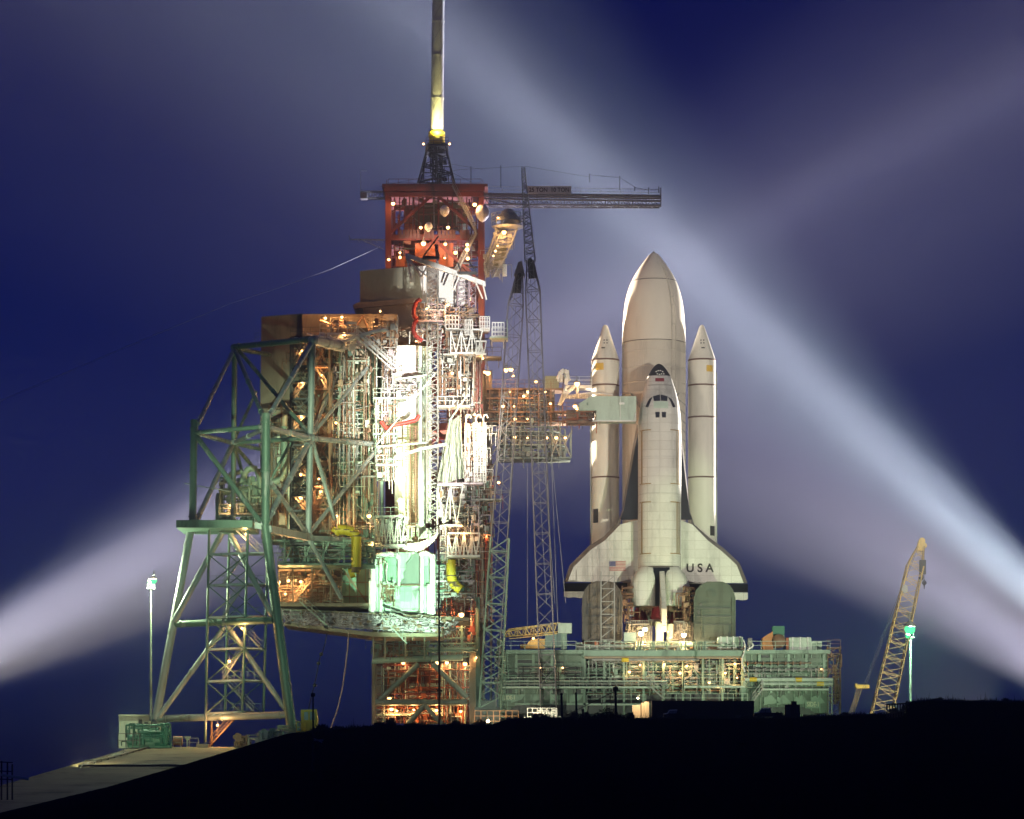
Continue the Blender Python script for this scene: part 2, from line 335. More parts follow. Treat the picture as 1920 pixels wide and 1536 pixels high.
# ---------------------------------------------------------------- solid rocket boosters
def booster(px, label, flip):
    X = TX + (px - 1226) / 14.0; cx, cy_ = X, TY
    b = thing('solid_rocket_booster', label, 'booster', (X, TY, zt(1222)), 'solid rocket boosters beside the tank')
    m = MB(); m.lathe([(0,zt(609)),(2.5/14,zt(609.6)),(4.6/14,zt(612)),(6/14,zt(616)),(26/14,zt(676))], cx, cy_, 56)
    k = m.build('nose_cone', SRBW, b)
    m = MB(); 
    for (dx, dz) in ((-2.6,640),(2.6,640),(-2.6,645.5),(2.6,645.5)):
        rr_ = (6+20*(dz-616)/60)/14; x = dx/14; y = -math.sqrt(max(0,rr_*rr_-x*x)); m.tube((cx+x,cy_+y+.06,zt(dz)),(cx+x,cy_+y-.03,zt(dz)),.10,n=8)
    m.box(cx-.35+flip*.2,cx+.1+flip*.2,cy_-1.42,cy_-1.2,zt(656),zt(654)); m.build('separation_motor', BLACK, k)
    m = MB(); m.lathe([(26/14,zt(676)),(26/14,zt(1190)),(26.4/14,zt(1192)),(34/14,zt(1228)),(30/14,zt(1228))], cx, cy_, 56)
    for py in (721,840,958,1010): m.lathe([(1.862,zt(py)+.05),(1.872,zt(py)),(1.862,zt(py)-.05)], cx, cy_, 56)
    k = m.build('motor_casing', SRBW, b)
    m = MB()
    for py in (676.5,724,784,896.5): m.lathe([(26.1/14,zt(py)+.11),(26.5/14,zt(py)+.08),(26.5/14,zt(py)-.08),(26.1/14,zt(py)-.11)], cx, cy_, 56)
    m.build('joint_band', mat('joint_band_rubber', (.13,.06,.04), .7), b)
    m = MB(); s_ = flip                             # cable tunnel on the outer side
    a = R(180 if s_ < 0 else 0) - s_*R(12)*(-1 if s_<0 else 1)
    m.box(cx+s_*1.82, cx+s_*2.02, cy_-.22, cy_+.22, zt(1190), zt(700)); 
    for i in range(30): z = zt(700+i*16); m.box(cx+s_*1.82,cx+s_*2.06,cy_-.26,cy_+.26,z-.08,z+.08)
    m.build('cable_tunnel', GREY, b)
    for (x0, x1, y0, y1, mt, nm) in (((1116,1131,684,697,None,'yellow_marking') if s_ < 0 else (1323,1335,688,700,None,'yellow_marking')), ((1112,1121,956,982,0,'black_marking') if s_ < 0 else (1330,1339,988,1006,0,'black_marking'))):
        m = MB(); n = 8; vs = []
        for i in range(n+1):
            px_ = x0+(x1-x0)*i/n; x = min(.995, max(-.995, (px_-px)/26.0))*1.857; y = -math.sqrt(max(0, 1.878**2 - x*x))
            for z in (zt(y0), zt(y1)): vs.append((cx+x, cy_+y, z))
        m.add(vs, [(2*i,2*i+1,2*i+3,2*i+2) for i in range(n)], True)
        m.build(nm, BLACK if mt == 0 else mat('marking_yellow', (.70,.45,.06), .5), b)
    return b
booster(1135, 'white booster on the left of the tank, beside the access arm', -1)
booster(1316, 'white booster on the right of the tank, against the open sky', 1)
# ---------------------------------------------------------------- orbiter
OX = TX + .32; OY = 391.0; S = F / OY             # S: photo pixels per metre at the orbiter
def zo(py): return (HY - py) / S
TILE = mat('white_thermal_tile', (.66,.65,.61), .6, 0, .16, .45, bump=.1, grid=(1.6,1.15,.035,0))
BTILE = mat('black_thermal_tile', (.008,.010,.020), .7, 0, .3, .8, grid=(.6,.6,.04,0))
BTILE.node_tree.nodes['Principled BSDF'].inputs['Specular IOR Level'].default_value = .12
RCC = mat('grey_carbon_edge', (.16,.14,.13), .5, 0, .2, .8)
GOLD = mat('yellow_door_seam', (.26,.15,.015), .6)
orb = thing('space_shuttle_orbiter', 'winged black and white orbiter mounted nose up on the big tank', 'spacecraft', (OX, OY, zo(1200)))
ST = [(678.5,1.5,1.2,1.5,1.9),(680,5,4,5,1.9),(684,9.5,7,10,1.8),(690,14,10,15,1.6),(698,18.6,13.5,20,1.35),(706,22.3,17,24,1.1),(714,25,20,27,.9),(722,27.4,22.5,29,.7),(732,30.3,26,31,.5),(742,32.8,30,33,.35),(750,34.5,35,34,.2),(758,36,39.5,35,.1),(768,37.5,42,36,0),(780,39,43,36,0),(792,40,43.5,36,0),(830,40.2,43.5,36,0),(900,40.2,43.5,36,0),(1000,40.2,43.5,36,0),(1066,40.2,43.5,36,0),(1068,37,30,36,0),(1130,35,28,34,0)]
def sec(py):
    if py <= ST[0][0]: return ST[0][1:]
    for i in range(len(ST)-1):
        a, b = ST[i], ST[i+1]
        if a[0] <= py <= b[0]:
            t = (py-a[0])/(b[0]-a[0]); return tuple(a[k]*(1-t)+b[k]*t for k in range(1,5))
    return ST[-1][1:]
def front(x, py, off=.02):                        # y of the upper (camera side) skin at x metres from the centreline
    w, dt, db, o = sec(py); w /= S; dt /= S; n = 2.5
    return OY + o - dt * max(0, 1 - min(1, abs(x)/w)**n)**(1/n) - off
def ring(py, n=56):
    w, dt, db, o = sec(py); out = []
    for i in range(n):
        a = 2*math.pi*i/n; c, s_ = math.cos(a), math.sin(a); e = 2/2.5 if s_ < 0 else 2/3.2
        x = (abs(c)**e)*(1 if c >= 0 else -1)*w/S; y = (abs(s_)**e)*(1 if s_ >= 0 else -1)*(dt if s_ < 0 else db)/S
        out.append((OX+x, OY+o+y, zo(py)))
    return out
def loft(m, pys, n=56):
    vs = []; 
    for py in pys: vs += ring(py, n)
    m.add(vs, [(j*n+i, j*n+(i+1)%n, (j+1)*n+(i+1)%n, (j+1)*n+i) for j in range(len(pys)-1) for i in range(n)], True)
m = MB(); loft(m, [704,708,712,716,722,727,732,737,742,746,750,754,758,763,768,774,780,786,792,800]); m.build('crew_cabin', TILE, orb)
m = MB(); loft(m, [678.5,680,682,684,687,690,694,698,702,704]); m.add(ring(678.5), [tuple(range(56))]); k = m.build('nose_cap', BTILE, orb)
m = MB(); loft(m, [800,830,870,930,1000,1040,1064,1066,1068,1090,1128]); m.add(ring(1128), [tuple(range(56))]); m.build('fuselage', TILE, orb)
def patch(m, pts, off=.035, sub=5):               # (dx in photo pixels from the centreline, row): polygon laid on the skin, fan of strips between left and right edges
    vs = []; fs = []
    (a, b, c, d) = pts
    for i in range(sub+1):
        for j in range(sub+1):
            u, v = i/sub, j/sub
            x = (a[0]*(1-u)+b[0]*u)*(1-v)+(d[0]*(1-u)+c[0]*u)*v; y = (a[1]*(1-u)+b[1]*u)*(1-v)+(d[1]*(1-u)+c[1]*u)*v
            vs.append((OX+x/S, front(x/S, y, off), zo(y)))
    m.add(vs, [(i*(sub+1)+j,(i+1)*(sub+1)+j,(i+1)*(sub+1)+j+1,i*(sub+1)+j+1) for i in range(sub) for j in range(sub)], True)
CX = 960 + OX*S
WIN = mat('dark_window_glass', (.012,.016,.03), .12)
for pts in (((-13.5,747),(-.7,743.3),(-.7,756.5),(-12.5,757)), ((.7,743.3),(13.5,747),(12.5,757),(.7,756.5)), ((14.5,748),(21,752),(28,767),(23,769)), ((-21,752),(-14.5,748),(-23,769),(-28,767))):
    m = MB(); patch(m, pts); m.build('cockpit_window', WIN, orb)
for s_ in (-1, 1):
    m = MB(); patch(m, ((s_*6-4,778),(s_*6+4,778),(s_*6+3.6,788.5),(s_*6-3.6,788.5))); m.build('overhead_window', WIN, orb)
m = MB(); patch(m, ((-13,757.5),(14,757.5),(14,771),(-13,771)), .012); m.build('hatch_panel', PALE, orb)
m = MB(); patch(m, ((-8,709.5),(8,709.5),(8.5,716.5),(-8.5,716.5)), .03); m.build('thruster_cover', mat('dark_red_cover', (.25,.02,.03), .5), orb)
m = MB()
for y in (723,): patch(m, ((-26,y),(26,y),(26.3,y+1.2),(-26.3,y+1.2)), .02, 10)
m.build('cabin_seam', SEAM, orb)
m = MB()
for dx, dy in ((-6,696),(-2,694),(2,694),(6,696),(-4,701),(0,702),(4,701),(8,701)): 
    x = dx/S; y = front(x, dy, .03); m.tube((OX+x,y,zo(dy)),(OX+x,y-.02,zo(dy)),.09,n=6)
m.build('nose_thruster', WHITE, k)
# payload bay doors: two leaves with hinge lines
for s_ in (-1, 1):
    m = MB(); patch(m, ((s_*.4,798),(s_*38.5,798),(s_*38.5,1064),(s_*.4,1064)), .03, 14)
    m.v = [(x, y, z) for x, y, z in m.v]; dr = m.build('payload_bay_door', TILE, orb)
    m = MB()
    for (y0, y1) in ((811,911),(945,1041)):
        xs = (-34.5,) if s_ < 0 else (31,35)
        for x in xs: patch(m, ((x-1,y0),(x+1,y0),(x+1,y1),(x-1,y1)), .05, 6)
        for y in (y0, y1): patch(m, ((s_*38,y-.9),(s_*18,y-.9),(s_*18,y+.9),(s_*38,y+.9)), .052, 6)
    m.build('hinge_line', GOLD, dr)
    m = MB()
    for y in (860,928,996,1058): patch(m, ((s_*.5,y),(s_*38,y),(s_*38,y+.5),(s_*.5,y+.5)), .05, 8)
    m.build('door_seam', GREY, dr)
# wings
WY = OY + 1.3
def w2(px, py): return ((px-960)*WY/F, (HY-py)*WY/F)
for s_ in (-1, 1):
    out = [(-1,[(1194,795),(1166,958),(1158,980),(1132,1006),(1104,1024),(1068,1060),(1057,1093)]),(1,[(1276,795),(1294,960),(1302,984),(1330,1008),(1357,1028),(1387,1056),(1402,1094)])][0 if s_<0 else 1][1]
    inn = [(1198,800),(1169,958),(1163,984),(1134,1014),(1108,1031),(1075,1064),(1064,1091)] if s_ < 0 else [(1273,800),(1292,962),(1298,984),(1326,1013),(1353,1034),(1381,1060),(1394,1094)]
    cx = 1200 if s_ < 0 else 1270
    body = [(cx, 974)] + [(x,y) for x,y in inn[2:]] + [(cx, 1092)]
    m = MB(); m.prism([w2(*p) for p in body], WY-.35, .8)
    wg = m.build('wing', TILE, orb)
    m = MB(); m.prism([w2(*p) for p in [(cx,796), inn[0], inn[1], (inn[2][0], 974), (cx,974)]], WY-.5, 1.0); m.build('wing_glove', BTILE, wg)
    m = MB()
    for i in range(len(out)-1):
        a, b, c, d = w2(*out[i]), w2(*out[i+1]), w2(*inn[i+1]), w2(*inn[i])
        y0, y1 = WY-.30, WY+.40; ym = WY+.1
        m.add([(a[0],ym,a[1]),(b[0],ym,b[1]),(c[0],y0-.06,c[1]),(d[0],y0-.06,d[1]),(c[0],y1,c[1]),(d[0],y1,d[1])], [(0,1,2,3),(1,0,5,4),(0,3,5),(1,4,2)])
    m.build('leading_edge', RCC, wg)
    ex = [(1057,1094),(1176,1094)] if s_ < 0 else [(1290,1096),(1402,1096)]
    (xa, ya), (xb, yb) = ex
    m = MB(); m.prism([w2(*p) for p in [(xa,ya-.5),(xb,yb-.5),(xb,yb+14),(xa-.5*(s_<0),ya+15)]], WY-.22, .5); m.build('elevon_seal', BTILE, wg)
    m = MB(); jag = []
    for i in range(13): t = i/12; jag.append((xb+(xa-xb)*t, (yb+29+3*t*(1) + (.8 if i%2 else -.8)) if s_>0 else (yb+30-4*t+(.8 if i%2 else -.8))))
    m.prism([w2(*p) for p in [(xa,ya+15.3),(xb,yb+15.3)] + jag], WY-.16, .32); m.build('elevon', TILE, wg)
    if s_ > 0:
        cu = bpy.data.curves.new('lettering','FONT'); cu.body = 'USA'; cu.size = 1.6; cu.extrude = .01; cu.offset = .035; cu.space_character = 1.55
        t = bpy.data.objects.new('tmp', cu); C.objects.link(t); bpy.context.view_layer.update()
        me = bpy.data.meshes.new_from_object(t); bpy.data.objects.remove(t)
        xs = [v.co.x for v in me.vertices]; zs = [v.co.y for v in me.vertices]; x0, z0 = w2(1287,1073.5); x1, z1 = w2(1338,1057)
        for v in me.vertices:
            x = x0+(v.co.x-min(xs))/(max(xs)-min(xs))*(x1-x0); z = z0+(v.co.y-min(zs))/(max(zs)-min(zs))*(z1-z0); v.co = (x, WY-.37+v.co.z, z)
        me.materials.append(BLACK); o = bpy.data.objects.new('lettering', me); C.objects.link(o); o.parent = wg
    else:
        (x0, z0), (x1, z1) = w2(1142,1070.5), w2(1173,1053); fy = WY-.37
        fr = mat('flag_red', (.42,.05,.05), .6); fw = mat('flag_white', (.65,.6,.55), .6); fb = mat('flag_blue', (.05,.06,.22), .6)
        m = MB()
        for i in range(13):
            m.k = i % 2; a = z1-(z1-z0)*i/13; b_ = z1-(z1-z0)*(i+1)/13; m.add([(x0,fy,a),(x1,fy,a),(x1,fy,b_),(x0,fy,b_)], [(0,3,2,1)])
        m.k = 2; xm = x0+(x1-x0)*.4; zm = z1-(z1-z0)*7/13; m.add([(x0,fy-.006,z1),(xm,fy-.006,z1),(xm,fy-.006,zm),(x0,fy-.006,zm)], [(0,3,2,1)])
        m.k = 1
        for r_ in range(5):
            for c_ in range(6):
                x = x0+(xm-x0)*(c_+.5)/6; z = z1+(zm-z1)*(r_+.5)/5; m.tube((x,fy-.008,z),(x,fy-.012,z),.035,n=5)
        m.build('flag', [fr, fw, fb], wg)
# engine pods, fin, engines
for s_ in (-1, 1):
    cxp = (1204 if s_ < 0 else 1266.5); m = MB(); n = 32; vs = []
    prs = [(1065,15,10),(1070,17,16),(1078,20.5,21),(1088,23,25),(1100,25,27),(1115,25.3,28),(1130,24,27),(1139,22.5,25)]
    for (py, w_, d_) in prs:
        for i in range(n):
            a = 2*math.pi*i/n
            c_, q_ = math.cos(a), math.sin(a); c_ = math.copysign(abs(c_)**.75, c_); q_ = math.copysign(abs(q_)**.75, q_)
            vs.append(((cxp-960)/S + c_*w_/S - s_*(25.3-w_)/S, OY-1.9+q_*d_/S*1.15, zo(py)))
    m.add(vs, [(j*n+i, j*n+(i+1)%n, (j+1)*n+(i+1)%n, (j+1)*n+i) for j in range(len(prs)-1) for i in range(n)], True)
    m.add(vs[-n:], [tuple(range(n))]); m.add(vs[:n], [tuple(range(n))])
    m.build('engine_pod', TILE, orb)
m = MB(); m.box(OX-.95,OX+1.15,OY-3.25,OY-2.2,zo(1139),zo(1067.5)); m.build('gap_shade_panel', BTILE, orb)  # dark strip stands for the shaded gap between the pods
m = MB(); patch(m, ((-38,1064),(38,1064),(38,1066.5),(-38,1066.5)), .06, 14); m.build('aft_seam', SEAM, orb)
m = MB()                # fin: thin in x, reaching towards the camera
def fin(m, x0, x1, poly):
    n = len(poly); xm = (x0+x1)/2
    m.add([(x0,y,z) for y,z in poly]+[(x1,y,z) for y,z in poly], [tuple(range(n)), tuple(range(2*n-1,n-1,-1))]+[(i,(i+1)%n,n+(i+1)%n,n+i) for i in range(n)])
fx = OX + .15
fin(m, fx-.32, fx+.32, [(OY-2.6,zo(1066)),(OY-9.0,zo(1150)),(OY-9.4,zo(1180)),(OY-2.6,zo(1140))]); f_ = m.build('tail_fin', TILE, orb)
m = MB(); fin(m, fx-.26, fx+.26, [(OY-2.6,zo(1141.5)),(OY-9.4,zo(1181.5)),(OY-9.5,zo(1192)),(OY-2.9,zo(1155))]); m.build('rudder', TILE, f_)
m = MB(); 
for sx in (-.36,.36): m.tube((fx+sx,OY-2.7,zo(1068)),(fx+sx*.9,OY-9.2,zo(1180)),.05,n=4)
m.build('fin_edge', SEAM, f_)
EB = mat('engine_bell_maroon', (.30,.03,.04), .4, .2, .2, 1)
for (px, py, yy) in ((1199,1146,OY+.3),(1271,1146,OY+.3),(1235,1138,OY-1.6)):
    m = MB(); x = (px-960)/S
    m.lathe([(.45,zo(py-14)),(.5,zo(py-4)),(.75,zo(py+2)),(1.0,zo(py+9)),(1.15,zo(py+19)),(1.2,zo(py+24)),(1.12,zo(py+24)),(.6,zo(py+6))], x, yy, 36)
    for k in range(5): z = zo(py+3+k*4.5); r_ = .82+.09*k; m.lathe([(r_,z+.05),(r_+.06,z),(r_,z-.05)], x, yy, 36)
    m.build('engine_bell', EB, orb)
m = MB(); m.box(OX-2.4, OX+2.4, OY-1.6, OY+2.4, zo(1146), zo(1128)); m.clutter(OX-2.5,OX+2.5,OY-2.2,OY-1.7,zo(1150),zo(1130),40); m.build('aft_bulkhead', RUST, orb)
m = MB(); m.box(OX-2.6, OX+2.6, OY+2.2, OY+2.7, zo(1172), zo(1128)); m.build('body_flap', TILE, orb)
for s_ in (-1, 1):                                  # pod tips with red thruster covers
    x = ((1183.5 if s_<0 else 1287)-960)/S; m = MB(); m.box(x-.35,x+.35,OY-1.6,OY-.2,zo(1157),zo(1139)); h_ = m.build('pod_tip', TILE, orb)
    m = MB(); 
    for k in range(3): m.tube((x,OY-1.6,zo(1143+k*5)),(x,OY-1.68,zo(1143+k*5)),.14,n=8)
    m.build('thruster_cover', REDHOSE, h_)
# ---------------------------------------------------------------- mobile launch platform
MY = 378.0
def X_(px, Y=MY): return (px-960)*Y/F
def Z_(py, Y=MY): return (HY-py)*Y/F
HULL = mat('platform_hull_paint', (.125,.185,.14), .55, .1, .35, .5, grid=(2.4,1.6,.03,0))  # green floodlight tint mixed into the grey hull colour
mlp = thing('mobile_launch_platform', 'grey green steel platform full of pipes and walkways under the winged orbiter', 'launch platform', (X_(1245), 400, ZP))
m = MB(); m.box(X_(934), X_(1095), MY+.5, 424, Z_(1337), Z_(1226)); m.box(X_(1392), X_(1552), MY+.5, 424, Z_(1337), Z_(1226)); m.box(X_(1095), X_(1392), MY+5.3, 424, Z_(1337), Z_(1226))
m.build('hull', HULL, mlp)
m = MB(); m.box(X_(1095), X_(1392), MY+5, MY+5.3, Z_(1337), Z_(1226)); m.build('bay_back_wall', DARK, mlp)  # shade of the pipe bay put into a dark wall colour
m = MB(); m.pbox(1096,1394,1231,1235,MY-.7,.9); m.build('bay_lintel', TAN, mlp)
m = MB(); m.box(X_(930), X_(1556), MY-.4, 424.5, Z_(1226), Z_(1219)); m.box(X_(1094), X_(1396), MY-.9, MY-.4, Z_(1231), Z_(1221)); m.build('deck', GREEN, mlp)
m = MB()                                            # vertical stiffeners and plate seams
for px in list(range(936,1095,16)) + list(range(1394,1552,16)): m.box(X_(px)-.05, X_(px)+.05, MY+.3, MY+.5, Z_(1336), Z_(1227))
for px in (945,968,1000,1035,1060,1092,1396,1424,1446,1479,1512,1545): m.box(X_(px)-.16, X_(px)+.16, MY+.05, MY+.5, Z_(1300), Z_(1227))
for py in (1236,1245,1258,1275): m.box(X_(968), X_(1094), MY+.2, MY+.5, Z_(py)-.08, Z_(py)+.08); m.box(X_(1425), X_(1552), MY+.2, MY+.5, Z_(py+3)-.08, Z_(py+3)+.08)
m.build('stiffener_frame', GREEN, mlp)
m = MB()
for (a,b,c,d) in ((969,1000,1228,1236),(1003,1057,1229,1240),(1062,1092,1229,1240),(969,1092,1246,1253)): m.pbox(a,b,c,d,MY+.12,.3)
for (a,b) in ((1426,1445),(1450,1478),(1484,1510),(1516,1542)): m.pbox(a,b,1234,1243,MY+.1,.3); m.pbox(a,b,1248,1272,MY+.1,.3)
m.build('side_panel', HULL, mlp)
m = MB()
for (a,b,c,d) in ((970,998,1237,1245),(1003,1057,1241,1246),(1428,1445,1229,1233),(1450,1478,1244,1247),(1484,1510,1244,1247),(1500,1512,1252,1258),(940,960,1293,1300),(1035,1060,1293,1301),(1075,1092,1293,1301),(970,1030,1253,1272),(1036,1092,1253,1272),(1428,1444,1262,1270),(1482,1496,1262,1270)): m.pbox(a,b,c,d,MY+.28,.16)
m.build('recess_shade_plate', DARK, mlp)  # flat dark plates stand for shade in recesses of the hull
m = MB()                                            # pipe bay
m.clutter(X_(1096), X_(1390), MY+.6, MY+4.6, Z_(1300), Z_(1236), 430, (0,0,1,3,3,4), .14)
for py, r in ((1236,.2),(1249,.18),(1268,.2),(1281,.14),(1286,.12),(1240,.1),(1238,.22),(1243,.12),(1253,.14),(1258,.16),(1264,.12),(1271,.2),(1276,.12)):
    m.k = random.choice((0,1,3,4,4)); m.tube((X_(1098+random.randint(0,60)),MY+1+random.random()*2,Z_(py)),(X_(1390-random.randint(0,100)),MY+1+random.random()*2,Z_(py)),r)
m.build('pipework', [GREEN, RUST, DARK, GREY, PALE], mlp)
m = MB()
for px in range(1096,1393,37): m.box(X_(px)-.14, X_(px)+.14, MY+.1, MY+.5, Z_(1340), Z_(1228)); m.bar((X_(px),MY+.3,Z_(1231)),(X_(px+12),MY+4,Z_(1262)),.12)
for px in (1104,1118,1143,1262,1282,1175,1225,1330,1350): m.box(X_(px)-.06,X_(px)+.06,MY+.1,MY+.3,Z_(1300),Z_(1230))
m.build('support_post', GREEN, mlp)
m = MB(); m.clutter(X_(936), X_(1092), MY-.5, MY+.1, Z_(1292), Z_(1250), 90, (0,1,2), .10); m.clutter(X_(1394), X_(1550), MY-.5, MY+.1, Z_(1292), Z_(1250), 70, (0,1,2), .10)
m.build('side_pipework', [GREEN, GREY, DARK], mlp)
for (x0,x1,y,mt,r) in ((925,1250,1278,PALE,.13),(925,1250,1283,GREY,.10),(1395,1560,1275,PALE,.26),(1425,1560,1283,PALE,.20),(1395,1550,1257,GREY,.08),(1395,1520,1244,RUST,.07),(1110,1310,1238,GREY,.16)):
    m = MB(); m.tube((X_(x0),MY-1,Z_(y)),(X_(x1),MY-1,Z_(y)),r)
    for k in range(int((x1-x0)/14)): x = X_(x0+7+k*14); m.box(x-.05,x+.05,MY-1.1,MY+.4,Z_(y)-.25,Z_(y)+.2)
    m.build('main_pipe', mt, mlp)
for (x0,x1,y) in ((1165,1178,1238),(1404,1418,1275),(1490,1502,1275),(1530,1543,1283)):
    m = MB(); m.tube((X_(x0),MY-1,Z_(y)),(X_(x1),MY-1,Z_(y)),.28); m.build('yellow_pipe_band', YEL, mlp)
def gallery(x0, x1, py, d=1.6, par=mlp, Y=MY, mt=GREEN):
    m = MB(); m.box(X_(x0,Y), X_(x1,Y), Y-d, Y+.2, Z_(py+3.5,Y), Z_(py,Y)); m.rail([(X_(x0,Y),Y-d+.05,Z_(py,Y)),(X_(x1,Y),Y-d+.05,Z_(py,Y))], 1.1, 1.7)
    for k in range(int((x1-x0)/35)+1): x = X_(x0+k*35,Y); m.bar((x,Y-d,Z_(py+3,Y)),(x,Y+.2,Z_(py+16,Y)),.09)
    return m.build('walkway', PALE, par)
gallery(938,1222,1288); gallery(1282,1395,1287); gallery(1428,1552,1292); gallery(1100,1210,1320); gallery(1240,1400,1318)
def deckrail(x0, x1): 
    m = MB(); m.rail([(X_(x0),MY-.3,Z_(1219)),(X_(x1),MY-.3,Z_(1219))], 1.1, 1.5); return m.build('railing', PALE, mlp)
for a, b in ((932,1010),(1010,1080),(1096,1190),(1190,1300),(1300,1400),(1400,1480),(1480,1556)): deckrail(a, b)
m = MB(); m.rail([(X_(945),424,Z_(1219)),(X_(1550),424,Z_(1219))],1.1,2); m.build('railing', GREY, mlp)
m = MB()
for (a,b) in (((1218,1289),(1244,1312)),): m.stairs((X_(a[0]),MY-2.5,Z_(a[1])),(X_(b[0]),MY-2.5,Z_(b[1])))
m.build('stairway', GREY, mlp)
m = MB(); m.stairs((X_(1428),MY-2.5,Z_(1292)),(X_(1408),MY-2.5,Z_(1318))); m.build('stairway', GREY, mlp)
m = MB()                                            # haunches under the side walkway
for x0 in (958,995,1032,1068): m.pprism([(x0,1302),(x0+26,1302),(x0+20,1312),(x0,1318)], MY+.15, .3)
for x0 in (1432,1456,1490,1520): m.pprism([(x0,1308),(x0+14,1303),(x0+28,1318),(x0,1322)], MY+.15, .3)
m.box(X_(965), X_(1395), MY+.1, MY+.45, Z_(1322), Z_(1318)); m.build('haunch_plate', GREEN, mlp)
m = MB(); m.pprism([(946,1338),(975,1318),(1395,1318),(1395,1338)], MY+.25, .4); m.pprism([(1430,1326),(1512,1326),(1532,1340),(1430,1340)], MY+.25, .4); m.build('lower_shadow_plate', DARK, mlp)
def lettering(body, x0, x1, y0, y1, Y, mt, parent, name='lettering'):
    cu = bpy.data.curves.new('t','FONT'); cu.body = body; cu.extrude = .01; cu.offset = .02
    t = bpy.data.objects.new('tmp', cu); C.objects.link(t); bpy.context.view_layer.update()
    me = bpy.data.meshes.new_from_object(t); bpy.data.objects.remove(t)
    xs = [v.co.x for v in me.vertices]; zs = [v.co.y for v in me.vertices]; a = P(x0,y1,Y); b_ = P(x1,y0,Y)
    for v in me.vertices: v.co = (a.x+(v.co.x-min(xs))/(max(xs)-min(xs))*(b_.x-a.x), Y+v.co.z, a.z+(v.co.y-min(zs))/(max(zs)-min(zs))*(b_.z-a.z))
    me.materials.append(mt); o = bpy.data.objects.new(name, me); C.objects.link(o); o.parent = parent
    if parent.type == 'EMPTY': o.location = -parent.location
    return o
LET = mat('cream_lettering', (.75,.75,.55), .6)
m = MB(); m.pbox(942,968,1302,1314,MY-.05,.2); p_ = m.build('sign_panel', GREEN, mlp); lettering('SIDE-1', 945, 965, 1304, 1312, MY-.08, LET, p_)
m = MB(); m.pbox(1510,1538,1314,1328,MY-.05,.2); p_ = m.build('sign_panel', GREEN, mlp); lettering('SIDE-1', 1513, 1535, 1316, 1325, MY-.08, LET, p_)
m = MB()                                            # end scaffold at the right
m.lattice(P(1563,1342,MY+1), P(1563,1212,MY+1), 1.6, seg=9, r=.07)
for y in (1215,1262,1302): m.box(X_(1552),X_(1576),MY,MY+2,Z_(y)-.06,Z_(y)+.06); m.rail([(X_(1552),MY,Z_(y)),(X_(1576),MY,Z_(y))],1.0,1)
m.clutter(X_(1554),X_(1574),MY,MY+2,Z_(1320),Z_(1225),26); m.build('end_scaffold', RUST, mlp)
m = MB()
m.lattice(P(938,1345,MY-1.3), P(938,1222,MY-1.3), 1.3, seg=10, r=.06); m.build('end_scaffold', GREEN, mlp)
m = MB(); m.ladder(P(1557,1340,MY-.5), P(1557,1275,MY-.5)); m.tube(P(1560,1274,MY-1), P(1560,1340,MY-1), .07); m.build('ladder', PALE, mlp)
for px in (1010,1300,1500):                          # pedestals
    m = MB(); m.box(X_(px)-1, X_(px)+1, 385, 387, ZP, Z_(1337)); m.box(X_(px)-1.4, X_(px)+1.4, 384.6, 387.4, ZP, ZP+.5); m.build('pedestal', GREEN, mlp)
for (px,py,pw) in ((1378,1245,260),(1346,1287,200),(1382,1271,120),(1200,1247,160),(1288,1249,260),(1245,1246,200),(1275,1262,160),(1180,1260,90),(1330,1280,90),(1360,1262,90)): lamp_part(mlp, px, py, MY+(.2 if py<1280 else -.8), pw*.9, .14)
for px,py in ((1013,1252),(1055,1252),(1540,1255)): lamp_part(mlp, px, py, MY-.8, 10, .11)
# tail service masts
def tsm(px0, px1, py0, label, mt):
    t = thing('tail_service_mast', label, 'service mast', (X_((px0+px1)/2,386), 386, Z_(1219)), 'tail service masts on the platform deck')
    pts = [(px0,1200),(px0,py0+30),(px0+4,py0+16),(px0+12,py0+6),(px0+24,py0),(px1-24,py0),(px1-12,py0+5),(px1-4,py0+16),(px1,py0+30),(px1,1200)]
    m = MB(); m.pprism(pts, 383, 6); m.build('hood', mt, t)
    m = MB()
    for (a,b) in zip(pts[:-1], pts[1:]): q = P(*a,382.95); r_ = P(*b,382.95); m.bar(q, r_, .12)
    for y in (1139,1156,1170): m.bar(P(px0,y,382.95), P(px1,y,382.95), .07)
    m.bar(P(px0+10,1139,382.95), P(px0+10,1156,382.95), .06); m.bar(P(px1-8,1130,382.95), P(px1-8,1156,382.95), .06)
    m.build('frame_rib', mt, t)
    m = MB(); m.pbox(px0+2, px1-2, 1198, 1221, 382.5, 7); m.build('base', mt, t)
    m = MB(); m.pbox(px0+6,px0+10,1143,1152,382.8,.2); m.tube(P(px0+12,1134,382.7),P(px0+12,1134,382.9),.22); m.build('access_hatch', DARK, t)
    m = MB(); m.bar(P(px0+14,1140,382.8),P(px0+14,1196,382.8),.09); m.bar(P(px1-5,1120,382.8),P(px1-5,1198,382.8),.07); m.pbox(px1-22,px1-12,1172,1196,382.85,.12); m.pbox(px0+24,px0+34,1108,1120,382.85,.12); m.build('door_and_piping', mt, t)
    m = MB(); m.pbox(px0+4,px1-4,1139.5,1141,382.8,.15); m.pbox(px0+4,px1-4,1155,1156.5,382.8,.15); m.pbox(px0+6,px1-6,1171,1172,382.8,.15); m.build('panel_joint', DARK, t)
    m = MB(); s_ = 1 if px0 < 1200 else -1; xe = px1 if s_ > 0 else px0
    m.clutter(min(X_(xe),X_(xe+s_*18)), max(X_(xe),X_(xe+s_*18)), 384, 388, Z_(1160), Z_(1095), 50, (0,), .14)
    for k in range(6): y = 1104+k*9; m.tube(P(xe,y,385), P(xe+s_*20,y+(k%2)*4-3,387), .18)
    m.build('umbilical', RUST, t); return t
